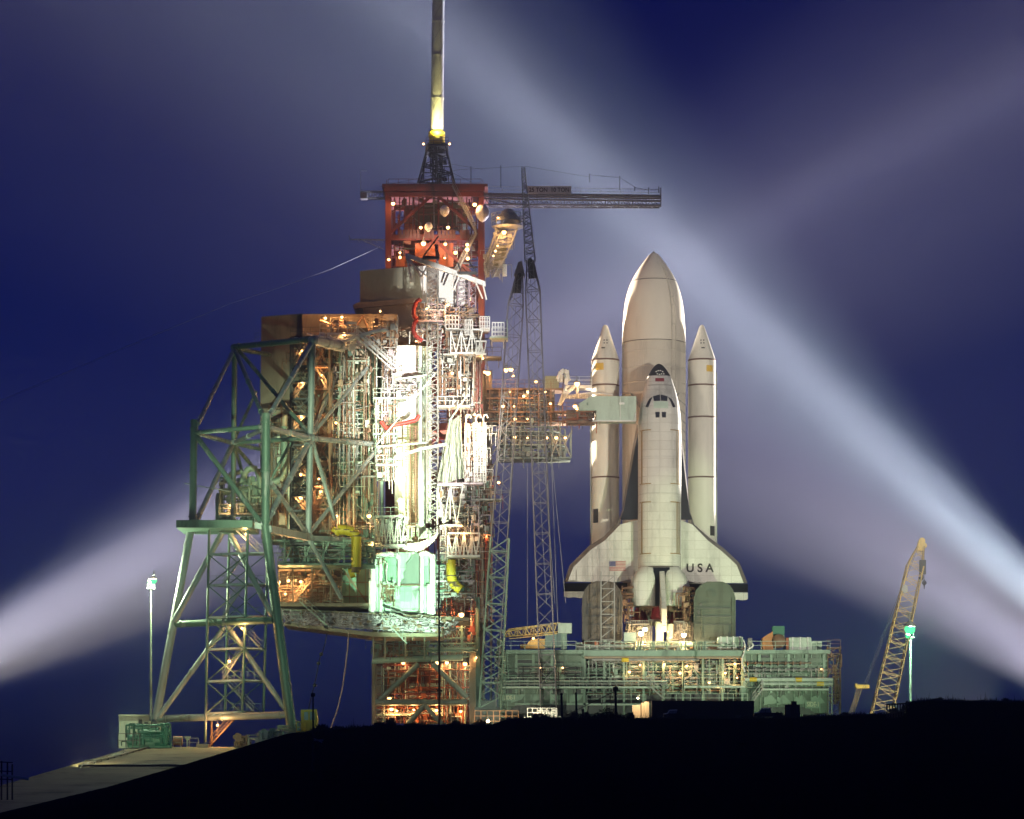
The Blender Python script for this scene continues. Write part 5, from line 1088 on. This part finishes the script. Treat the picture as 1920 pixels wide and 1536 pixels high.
for a in ((835,905,618,664,373.6,170,(GREY,WHITE,RUST,TAN,DARK)),(822,900,575,616,374.5,110,(GREY,LIL,RUST,TAN)),(780,835,560,640,374.5,150),(716,740,660,790,374,110),(740,786,706,740,374,40),(820,890,668,760,375,190,(GREY,WHITE,RUST,DARK,BROWN)),(703,742,745,900,374.3,230,(PALE,WHITE,GREEN,RUST)),(822,872,905,985,375,150),(822,900,945,1050,374,260),(703,762,968,1024,371.5,200,(PALE,LIL,GREY)),(816,890,1045,1120,375,230,(LIL,GREY,RUST,GREEN)),(870,915,905,1000,377,130,(GREY,RUST,GREEN)),(700,745,600,660,376,110,(GREY,TAN,RUST)),(620,660,600,640,378,60,(TAN,RUST,GREY)),(868,905,600,780,378,150,(GREY,RUST,RED))): pk(*a)
def tri(x0,x1,y0,y1,Y,mt=WHITE,n=4):
    m = MB(); m.bar(P(x0,y0,Y),P(x1,y0,Y),.13); m.bar(P(x0,y1,Y),P(x1,y1,Y),.13)
    for k in range(n): a = x0+(x1-x0)*k/n; b = x0+(x1-x0)*(k+1)/n; m.bar(P(a,y0,Y),P((a+b)/2,y1,Y),.09); m.bar(P((a+b)/2,y1,Y),P(b,y0,Y),.09); m.bar(P(a,y0,Y),P(a,y1,Y),.09)
    m.build('bracing_truss', mt, rs)
tri(845,905,618,662,373.2,WHITE,3); tri(892,912,640,664,373.2,WHITE,2); tri(703,760,968,1022,370.8,PALE,4); tri(820,868,910,985,373.5,WHITE,2); tri(840,900,1000,1042,371.8,WHITE,4); tri(745,790,500,640,377,LIL,2) if 0 else None
for (x0,x1,y0,y1) in ((836,860,592,616),(872,886,600,628),(900,918,594,620),(923,945,605,630)):
    m = MB()
    for k in range(5): x = x0+(x1-x0)*k/4; m.bar(P(x,y0,372.8),P(x,y1,372.8),.07)
    for k in range(4): y = y0+(y1-y0)*k/3; m.bar(P(x0,y,372.8),P(x1,y,372.8),.07)
    m.build('gate_frame', WHITE, rs)
m = MB(); m.pbox(918,952,631,633.5,373,2); m.bar(P(951,634,373),P(951,599,373),.07); m.tube(P(816,700,372.5),P(703,838,372.5),.1); m.tube(P(878,738,372.5),P(842,790,372.5),.12); m.tube(P(740,712,374),P(800,704,374),.16,n=4); m.tube(P(705,838,372),P(800,830,372),.13); m.tube(P(740,858,372),P(790,842,372),.25,n=4); m.tube(P(790,842,372),P(838,833,372),.25,n=4); m.build('outrigger_beam', PALE, rs)
# upper walkways and the long stair
m = MB(); m.stairs(P(664,628,371),P(735,692,371),1.0); m.stairs(P(672,626,371.8),P(742,688,371.8),.6); m.build('stairway', WHITE, rs)
for (x0,x1,py,Y,mt) in ((600,668,624,372,WHITE),(640,700,640,376,LIL),(735,752,700,371,WHITE),(545,600,630,376,DARK),(690,745,622,379,TAN),(620,690,612,380,TAN)): deck(x0,x1,py,Y,2.5,mt)
m = MB(); m.pbox(652,667,604,607,371,.1); m.rail([P(651,622,371),P(668,622,371)],1.2,.5,.05); m.tube(P(590,640,366),P(642,654,370),.45); m.path([P(600,630,372),P(640,640,372),P(660,636,372),P(700,622,372),P(725,618,372)],.22); m.path([P(576,625,374),P(600,634,374),P(640,655,374),P(668,652,374)],.12); m.clutter(X_(590,373),X_(665,373),372,374,Z_(655,373),Z_(628,373),70,(0,),.1); m.build('walkway_pipework', WHITE, rs)
m = MB(); 
for (a,b) in (((652,640),(680,592)),((680,592),(700,640)),((700,655),(745,618)),((600,600),(652,620))): m.tube(P(*a,380),P(*b,380),.15)
m.path([P(652,636,379),P(690,632,379),P(740,622,379),P(776,612,379)],.14); m.build('roof_frame', RUST, rs)
for px in (505,523,538): pass
m = MB(); m.rail([P(478,642,386),P(492,640,386)],1.2,.6); m.build('railing', GREY, rs)
# green pumps and pipes behind the left truss
m = MB()
for pts, r in ((([410,975],[410,935],[412,926],[420,922],[440,920]),.42),(([440,925],[446,905],[456,900],[460,885],[468,878],[482,880],[487,895],[488,925]),.42),(([512,905],[524,900],[531,890],[533,872],[533,800]),.45),(([420,905],[430,890],[455,884]),.3)): m.path([P(*p,375) for p in pts], r, 12)
m.pbox(450,492,918,975,376,3); m.tube(P(468,975,374),P(468,895,374),.2); m.tube(P(476,975,374),P(476,910,374),.16); m.clutter(X_(412,375),X_(495,375),373,377,Z_(980,375),Z_(895,375),110,(0,1),.2); m.build('coolant_pipework', [GREEN,DGREEN], rs)
deck(411,495,962,372,3,LT)
m = MB(); m.tube(P(534,860,376),P(534,778,376),.35); m.pbox(522,535,962,984,374,2); m.build('vent_pipe', mat('cream_pipe',(.6,.5,.35),.5), rs)
LP = ((610,597,380,240),(641,595,380,240),(713,584,380,260),(704,604,379,200),(566,658,368,180),(604,704,371,180),(567,718,367,180),(645,625,373,120),(565,782,367,180),(564,890,367,200),(564,934,367,200),(601,922,372,300),(532,964,375,160),(432,948,372,160),(598,898,372,80),(631,968,375,350),(692,968,373,300),(461,1001,348,90),(523,1092,373,260),(541,1089,373,260),(564,1091,373,260),(535,1114,373,120),(454,1178,347,110),(430,1240,347,110),(408,1360,347,160),(876,780,374,300),(890,778,374,300),(908,800,374,300),(864,986,373,200),(745,806,372,150),(905,672,376,120),(800,579,373,150),(840,572,373,300),(848,700,373,200),(855,838,376,100),(870,1000,372,120),(600,775,372,160),(630,793,375,100),(745,775,374,150),(570,835,368,120),(780,640,376,100),(700,1018,370,80))
for (px,py,Y,pw) in LP: lamp_part(rs, px, py, Y-.3, pw*(4.2 if px<480 and py>1000 else 2.8 if px<640 else 1.5), .15 if pw<300 else .22)
# ---------------------------------------------------------------- foreground silhouettes and pad equipment
t = thing('pale_hut', 'plain pale green windowless hut beside the left floodlight mast', 'hut', P(250,1402,356)); m = MB(); m.pbox(223,281,1342,1403,356,5); m.build('wall', PALE, t); m = MB(); m.pbox(222,282,1340,1342.5,355.8,5.4); m.build('roof', PALE, t)
t = thing('pump_unit', 'green pump and motor set at the foot of the left truss leg', 'pump', P(290,1402,343))
m = MB(); q = P(275,1392,343); 
for (x0,x1,y,r) in ((240,256,1390,.75),(262,290,1385,1.1),(292,316,1388,1.25)):
    a = P(x0,y,343); b = P(x1,y,343); m.tube(a,b,r,n=18)
m.pbox(258,292,1388,1397,342,1.6); m.pbox(242,320,1398,1402,342,2); m.clutter(X_(240,343),X_(320,343),341.5,343,ZP+.2,ZP+2.6,80,(0,),.18); m.build('body', mat('teal_pump',(.03,.22,.16),.5,.1,.4,1), t)
m = MB(); m.tube(P(298,1380,343),P(298,1356,343),.22); m.build('exhaust_stack', PALE, t)
m = MB(); m.rail([P(222,1402,341),P(262,1402,341)],1.6,.8,.05); m.build('railing', DARK, t)
t = thing('railing_run', 'low grey handrail with a pale lamp stand between pump and stair foot', 'handrail', P(345,1402,344)); m = MB(); m.rail([P(322,1402,344),P(372,1402,344)],1.1,.8,.05); m.build('rail', GREY, t)
m = MB(); m.bar(P(351,1402,344),P(351,1386,344),.1); m.pprism([(345,1381),(357,1381),(353,1388),(349,1388)],343.8,.6); m.build('lamp_stand', PALE, t)
t = thing('motor_drum', 'small dark drum on short legs right of the green pump', 'drum', P(334,1402,345)); m = MB(); m.tube(P(325,1389,345),P(342,1389,345),.55,n=16); m.build('drum', RUST, t); m = MB(); m.pbox(326,328,1389,1402,345,.3); m.pbox(338,340,1389,1402,345,.3); m.build('leg', DARK, t)
t = thing('equipment_skid', 'low tan equipment skid with a tilted cover beyond the stair foot', 'skid', P(455,1398,344)); m = MB(); m.pbox(440,468,1394,1402,344,2); m.pprism([(440,1386),(444,1385),(452,1393),(446,1395)],343.9,1); m.clutter(X_(438,344),X_(470,344),343,344,ZP,ZP+1.4,30); m.rail([P(456,1401,343.5),P(471,1401,343.5)],.8,.4); m.build('frame', TAN, t)
t = thing('stair_foot_block', 'pale concrete block under the foot of the lowest stair', 'block', P(378,1402,343)); m = MB(); m.pbox(368,390,1395,1403,343,2); m.build('block', CONC, t)
t = thing('winch_unit', 'tangle of pale green winch gear left of the right truss leg', 'winch', P(510,1385,335)); m = MB(); a = P(480,1388,335); m.clutter(a.x,P(540,0,335).x,334,336,P(0,1388,335).z-1,P(0,1372,335).z,90,(0,1),.22); m.tube(P(500,1378,335),P(520,1374,335),.4,n=14); m.pbox(478,545,1386,1400,334,2); m.build('frame', [PALE,GREEN], t)
t = thing('yellow_cab', 'yellow glazed operator cab beside the right truss leg', 'cab', P(578,1372,335))
m = MB(); m.pprism([(564,1331),(592,1330),(595,1349),(592,1371),(564,1371)],335,2.4); m.build('body', YEL, t)
m = MB(); m.pbox(570,578,1335,1350,334.9,.1); m.pprism([(581,1335),(589,1335),(591,1350),(581,1350)],334.9,.1); m.build('window', mat('cab_glass',(.20,.30,.33),.15), t)
m = MB(); m.rail([P(556,1374,334.5),P(574,1374,334.5)],1.2,.4,.07); m.pbox(556,595,1371,1385,334.5,3); m.build('step_railing', YEL, t)
# thin black pole in front of the service face
t = thing('antenna_pole', 'thin dark pole topped by a small crossbar in front of the white service face', 'pole', P(824,1366,300))
m = MB(); m.tube(P(824,1385,300),P(823,985,300),.13,.07,n=8); m.build('pole', mat('brown_pole',(.10,.045,.03),.6), t)
m = MB(); m.bar(P(803,988,300),P(846,980,300),.10); m.tube(P(802,990,300),P(802,982,300),.22); m.tube(P(812,986,300),P(812,975,300),.12); m.tube(P(824,984,300),P(824,972,300),.14); m.tube(P(845,982,300),P(845,974,300),.2); m.tube(P(824,1297,300),P(824,1293,300),.3); m.build('crossbar', mat('brown_crossbar',(.09,.045,.03),.6), t)
t = thing('weather_mast', 'black instrument mast standing on the dark slope left of centre', 'mast', P(587,1470,190))
m = MB(); m.tube(P(587,1474,190),P(587,1300,190),.085,.05,n=8); m.build('pole', BLACK, t)
m = MB(); q = P(587,1303,190); m.lathe([(0,q.z+.15),(.14,q.z+.1),(.14,q.z-.1),(0,q.z-.15)],q.x,190,10); m.build('sensor', BLACK, t)
m = MB()
for (a,b) in (((562,1470),(587,1466)),((587,1466),(612,1474)),((570,1466),(600,1470)),((587,1384),(604,1392)),((587,1388),(606,1388))): m.bar(P(*a,190),P(*b,190),.05)
m.build('base_bracket', GREY, t)
m = MB(); pts = [(613,1188),(610,1205),(604,1226),(601,1228),(598,1243),(594,1265),(588,1290),(583,1310),(577,1340),(570,1372)]; m.path([P(*p,360) for p in pts], .06, 5)
for p in ((602,1227),(597,1244),(590,1285)): q = P(*p,360); m.lathe([(0,q.z+.25),(.22,q.z+.1),(.22,q.z-.1),(0,q.z-.25)],q.x,360,8)
tag(m.build('hanging_cable', BLACK), 'thin black hanging cable with small knots, left below the service deck', 'cable', 'cables hanging below the service deck')
m = MB(); pts = [(654,1186),(652,1215),(648,1250),(642,1290),(633,1330),(620,1366)]; m.path([P(*p,362) for p in pts], .085, 6); tag(m.build('hanging_cable', mat('pink_hose',(.42,.25,.22),.6)), 'pinkish brown hose hanging in a smooth curve, right below the service deck', 'hose', 'cables hanging below the service deck')
# fence panels and posts
for (x0,x1,y0,y1,mt,lab,n,Y) in ((890,972,1333,1362,mat('orange_lit_frame',(.6,.3,.15),.6),'long open orange lit fence panels left of the crane foot',7,372),(989,1044,1328,1352,WHITE,'short bright white railing stack by the crane foot',6,368)):  # orange light is mixed into the first frame colour
    t = thing('fence_panel', lab, 'fence', P((x0+x1)/2,y1,Y), 'fence panels at the crawlerway'); m = MB()
    for k in range(n+1): m.bar(P(x0+(x1-x0)*k/n,y1,Y),P(x0+(x1-x0)*k/n,y0,Y),.07)
    m.build('post', mt, t); m = MB()
    for k in range(4): m.bar(P(x0,y0+(y1-y0)*k/3,Y),P(x1,y0+(y1-y0)*k/3,Y),.06)
    if Y == 368: m.clutter(X_(x0+20,Y),X_(x1,Y),Y,Y+.6,Z_(y1,Y),Z_(y0+3,Y),60)
    m.build('rail', mt, t)
    if Y == 368: lamp_part(t, 1003, 1340, Y-2, 500, .1, 'w', (1,.75,.5)); lamp_part(t, 984, 1347, Y-2, 150, .14, 'w', (1,.75,.5))
    else: lamp_part(t, 915, 1352, Y-2, 300, .2, 'w', (1,.62,.3))
YB = 262.0
for (px,y0,y1,lab,w_) in ((1053,1302,1346,'short black post on the bank, leftmost of the three',.11),(1080,1301,1346,'short black post on the bank, between two others',.11),(1154,1292,1346,'tallest black post on the bank, with a round head and a stay wire',.13)):
    t = thing('black_post', lab, 'post', P(px,y1,YB), 'black posts on the bank'); m = MB(); m.tube(P(px+1,y1+6,YB),P(px,y0,YB),w_,w_*.8,n=8); m.build('pole', BLACK, t)
    m = MB(); q = P(px,y0,YB); r = .12 if px<1150 else .24; m.lathe([(0,q.z+r),(r,q.z+r*.6),(r,q.z-r*.6),(0,q.z-r)],q.x,YB,10)
    m.build('head', BLACK, t)
    if px == 1154: m = MB(); m.tube(P(1154,1296,YB),P(1062,1341,YB),.035,n=5); m.build('stay_wire', BLACK, t)
m = MB(); m.tube(P(1093,1346,YB),P(1093,1333,YB),.09); m.tube(P(1093,1333,YB),P(1093,1330,YB),.14); tag(m.build('marker_stub', BLACK), 'tiny black stub between the posts on the bank', 'marker')
m = MB()
for k in range(900):
    px = random.gauss(1138,14); x = P(px,0,YB).x; h = abs(random.gauss(0,1))*.45*math.exp(-((px-1138)/22)**2); z = Z_(1346,YB)+h; m.add([(x,YB+random.uniform(-.8,.8),z),(x+random.uniform(-.12,.12),YB+random.uniform(-.8,.8),z+random.uniform(.03,.12)),(x+random.uniform(-.15,.15),YB,z-.08)],[(0,1,2)])
sh = thing('shrub', 'dark leafy shrub at the foot of the tallest black post', 'shrub', P(1138,1346,YB)); m.build('leaves', GR, sh); m = MB()
for k in range(7): m.bar(P(1138+(k-3)*2,1350,YB),P(1138+(k-3)*5,1334+abs(k-3)*2,YB),.03)
m.build('stem', BLACK, sh)
# trailer, trucks
YT = 300.0
t = thing('semi_trailer', 'long dark box trailer on the bank, its left end lit cream', 'trailer', P(1300,1350,YT)); 
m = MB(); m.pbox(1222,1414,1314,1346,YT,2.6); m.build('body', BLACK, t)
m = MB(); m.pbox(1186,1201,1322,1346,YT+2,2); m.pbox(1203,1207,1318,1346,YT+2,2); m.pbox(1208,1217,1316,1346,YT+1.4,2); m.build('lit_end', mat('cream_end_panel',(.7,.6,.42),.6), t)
m = MB(); 
for k in range(20): m.box(X_(1224+k*9.5,YT)-.04,X_(1224+k*9.5,YT)+.04,YT-.06,YT,Z_(1345,YT),Z_(1315,YT))
m.build('side_rib', BLACK, t)
for px in (1240,1258,1385,1400): m = MB(); q = P(px,1350,YT); m.tube(q+Vector((0,-.1,0)),q+Vector((0,.4,0)),.5,n=18); m.build('wheel', DARK, t)
lamp_part(t, 1196, 1309, YT+.8, 300, .1, 'w', (1,.7,.4)) 
def truck(px, Y, sc_, lab, name, lit):
    t = thing(name, lab, 'truck', P(px,1347,Y), 'dark trucks parked on the bank'); q = P(px,1347,Y)
    def pr(pts, y0, d): m = MB(); m.prism([(q.x+a*sc_, q.z+b*sc_) for a,b in pts], Y+y0, d); return m
    pr([(-2.4,.4),(-2.4,.95),(-1.5,1.05),(-1.1,1.75),(.7,1.8),(.9,1.05),(2.5,1.0),(2.5,.4)],0,1.9*sc_).build('body', BLACK, t)
    m = pr([(-1.35,1.1),(-1.0,1.65),(-.3,1.68),(-.3,1.1)],-.03,.06); m.prism([(q.x+a*sc_,q.z+b*sc_) for a,b in [(-.2,1.1),(-.2,1.68),(.6,1.7),(.75,1.1)]],Y-.03,.06); m.build('window', lit, t)
    m = MB(); m.path([Vector((q.x+a*sc_,Y-.05,q.z+b*sc_)) for a,b in [(-2.4,1.0),(-1.5,1.1),(-1.1,1.82),(.7,1.87)]],.05); m.build('roof_outline', WHITE, t)  # white strip painted in for the faint lit outline of the roof
    for s_ in (-1.5,1.5): m = MB(); m.tube((q.x+s_*sc_,Y-.05,q.z+.42*sc_),(q.x+s_*sc_,Y+.25,q.z+.42*sc_),.4*sc_,n=16); m.build('wheel', DARK, t)
    return t
GL = mat('pale_window_glass',(.30,.32,.34),.2)
truck(1264,285,.42,'dark pickup truck in front of the long trailer','pickup_truck',GL); truck(1438,285,.5,'dark van with a pale window, right of the trailer end','parked_van',GL)
m = MB(); m.pbox(1472,1500,1321,1352,290,.6); m.pbox(1484,1494,1315,1322,290,.6); bx = thing('control_box', 'dark blocky control box on the bank below the right end of the platform', 'box', P(1490,1350,290)); m.build('body', BLACK, bx); m = MB(); m.pbox(1474,1482,1326,1344,289.9,.1); m.build('door', DARK, bx)
t = thing('guard_rail', 'black railing at the left foot of the far right bank', 'railing', P(1680,1340,258)); m = MB()
for k in range(9): m.bar(P(1663+k*5,1346,258),P(1663+k*5,1321,258),.07)
m.build('post', BLACK, t); m = MB(); m.bar(P(1662,1321,258),P(1706,1319,258),.09); m.bar(P(1662,1333,258),P(1706,1332,258),.04); m.build('rail', BLACK, t)
t = thing('pipe_rack', 'small dark pipe rack with one pale pipe at the far left edge', 'pipe rack', P(10,1470,240)); m = MB()
for px in (3,14,23): m.bar(P(px,1500,240),P(px,1426+px*.3,240),.08)
for y in (1428,1445,1460): m.bar(P(-20,y,240),P(24,y+2,240),.06)
m.build('frame', BLACK, t); m = MB(); m.tube(P(2,1453,239.6),P(54,1461,239.6),.11); m.build('pipe', PALE, t)
m = MB(); a, b_, c_ = P(150,1441,267), P(160,1426,275), P(190,1424,280); m.path([a,b_,c_,P(235,1408,330)], .05); m.bar(P(232,1416,330),P(232,1404,330),.06); tag(m.build('apron_handrail', DARK), 'thin dark handrail on the left edge of the sloping apron', 'handrail')

# ---------------------------------------------------------------- pieces of a part that stand far apart become parts of their own
def split_far(o):
    me = o.data; n = len(me.vertices); up = list(range(n))
    def find(a):
        while up[a] != a: up[a] = up[up[a]]; a = up[a]
        return a
    for e_ in me.edges:
        a, b = find(e_.vertices[0]), find(e_.vertices[1])
        if a != b: up[a] = b
    isl = {}
    for i in range(n): isl.setdefault(find(i), []).append(i)
    keys = list(isl); bx = []
    for k in keys:
        ps = [me.vertices[i].co for i in isl[k]]
        lo = [min(p[j] for p in ps) for j in range(3)]; hi = [max(p[j] for p in ps) for j in range(3)]; bx.append((lo, hi, max(hi[j]-lo[j] for j in range(3))))
    g = list(range(len(keys)))
    def fg(a):
        while g[a] != a: g[a] = g[g[a]]; a = g[a]
        return a
    for a in range(len(keys)):
        for b in range(a+1, len(keys)):
            A, B = bx[a], bx[b]; d = sum(max(0, A[0][j]-B[1][j], B[0][j]-A[1][j])**2 for j in range(3))**.5
            if d <= max(.02, .5*max(A[2], B[2])):
                x, y = fg(a), fg(b)
                if x != y: g[x] = y
    grp = {}
    for i, k in enumerate(keys): grp.setdefault(fg(i), set()).update(isl[k])
    if len(grp) < 2: return
    for gi, vs in enumerate(list(grp.values())):
        if gi == 0: continue
        c = o.copy(); c.data = me.copy(); C.objects.link(c)
        b = bmesh.new(); b.from_mesh(c.data); b.verts.ensure_lookup_table()
        bmesh.ops.delete(b, geom=[v for v in b.verts if v.index not in vs], context='VERTS'); b.to_mesh(c.data); b.free()
    first = list(grp.values())[0]; b = bmesh.new(); b.from_mesh(me); b.verts.ensure_lookup_table()
    bmesh.ops.delete(b, geom=[v for v in b.verts if v.index not in first], context='VERTS'); b.to_mesh(me); b.free()
for o_ in list(C.objects):
    if o_.type == 'MESH' and o_.parent is not None and o_.name.split('.')[0] in ('stiffener_frame','side_pipework','side_panel','column','engine_service_scaffold','floor_post','hose','basket_brace','hoist_frame','crossbar','fascia_board','cross_brace','vent_pipe','recess_shade_plate','haunch_plate','deck','door','joint_band','umbilical_housing','lamp_bracket','railing','seam_band','truss_node','outrigger_beam'):
        if not o_.children: split_far(o_)
# ---------------------------------------------------------------- haze over the whole pad
bm = bmesh.new(); bmesh.ops.create_cube(bm, size=1)
for v in bm.verts: v.co = (v.co.x*13000, v.co.y*13400 + 6400, v.co.z*144 + 68)
me = bpy.data.meshes.new('haze'); bm.to_mesh(me); bm.free(); h = bpy.data.objects.new('haze', me); C.objects.link(h)
mh = bpy.data.materials.new('haze'); mh.use_nodes = True; n = mh.node_tree; n.nodes.clear()
oo = n.nodes.new('ShaderNodeOutputMaterial'); v = n.nodes.new('ShaderNodeVolumePrincipled'); n.links.new(v.outputs[0], oo.inputs[1])
v.inputs['Density'].default_value = .0004; v.inputs['Color'].default_value = (.9,.9,.95,1); v.inputs['Anisotropy'].default_value = 0
me.materials.append(mh); tag(h, kind='stuff')
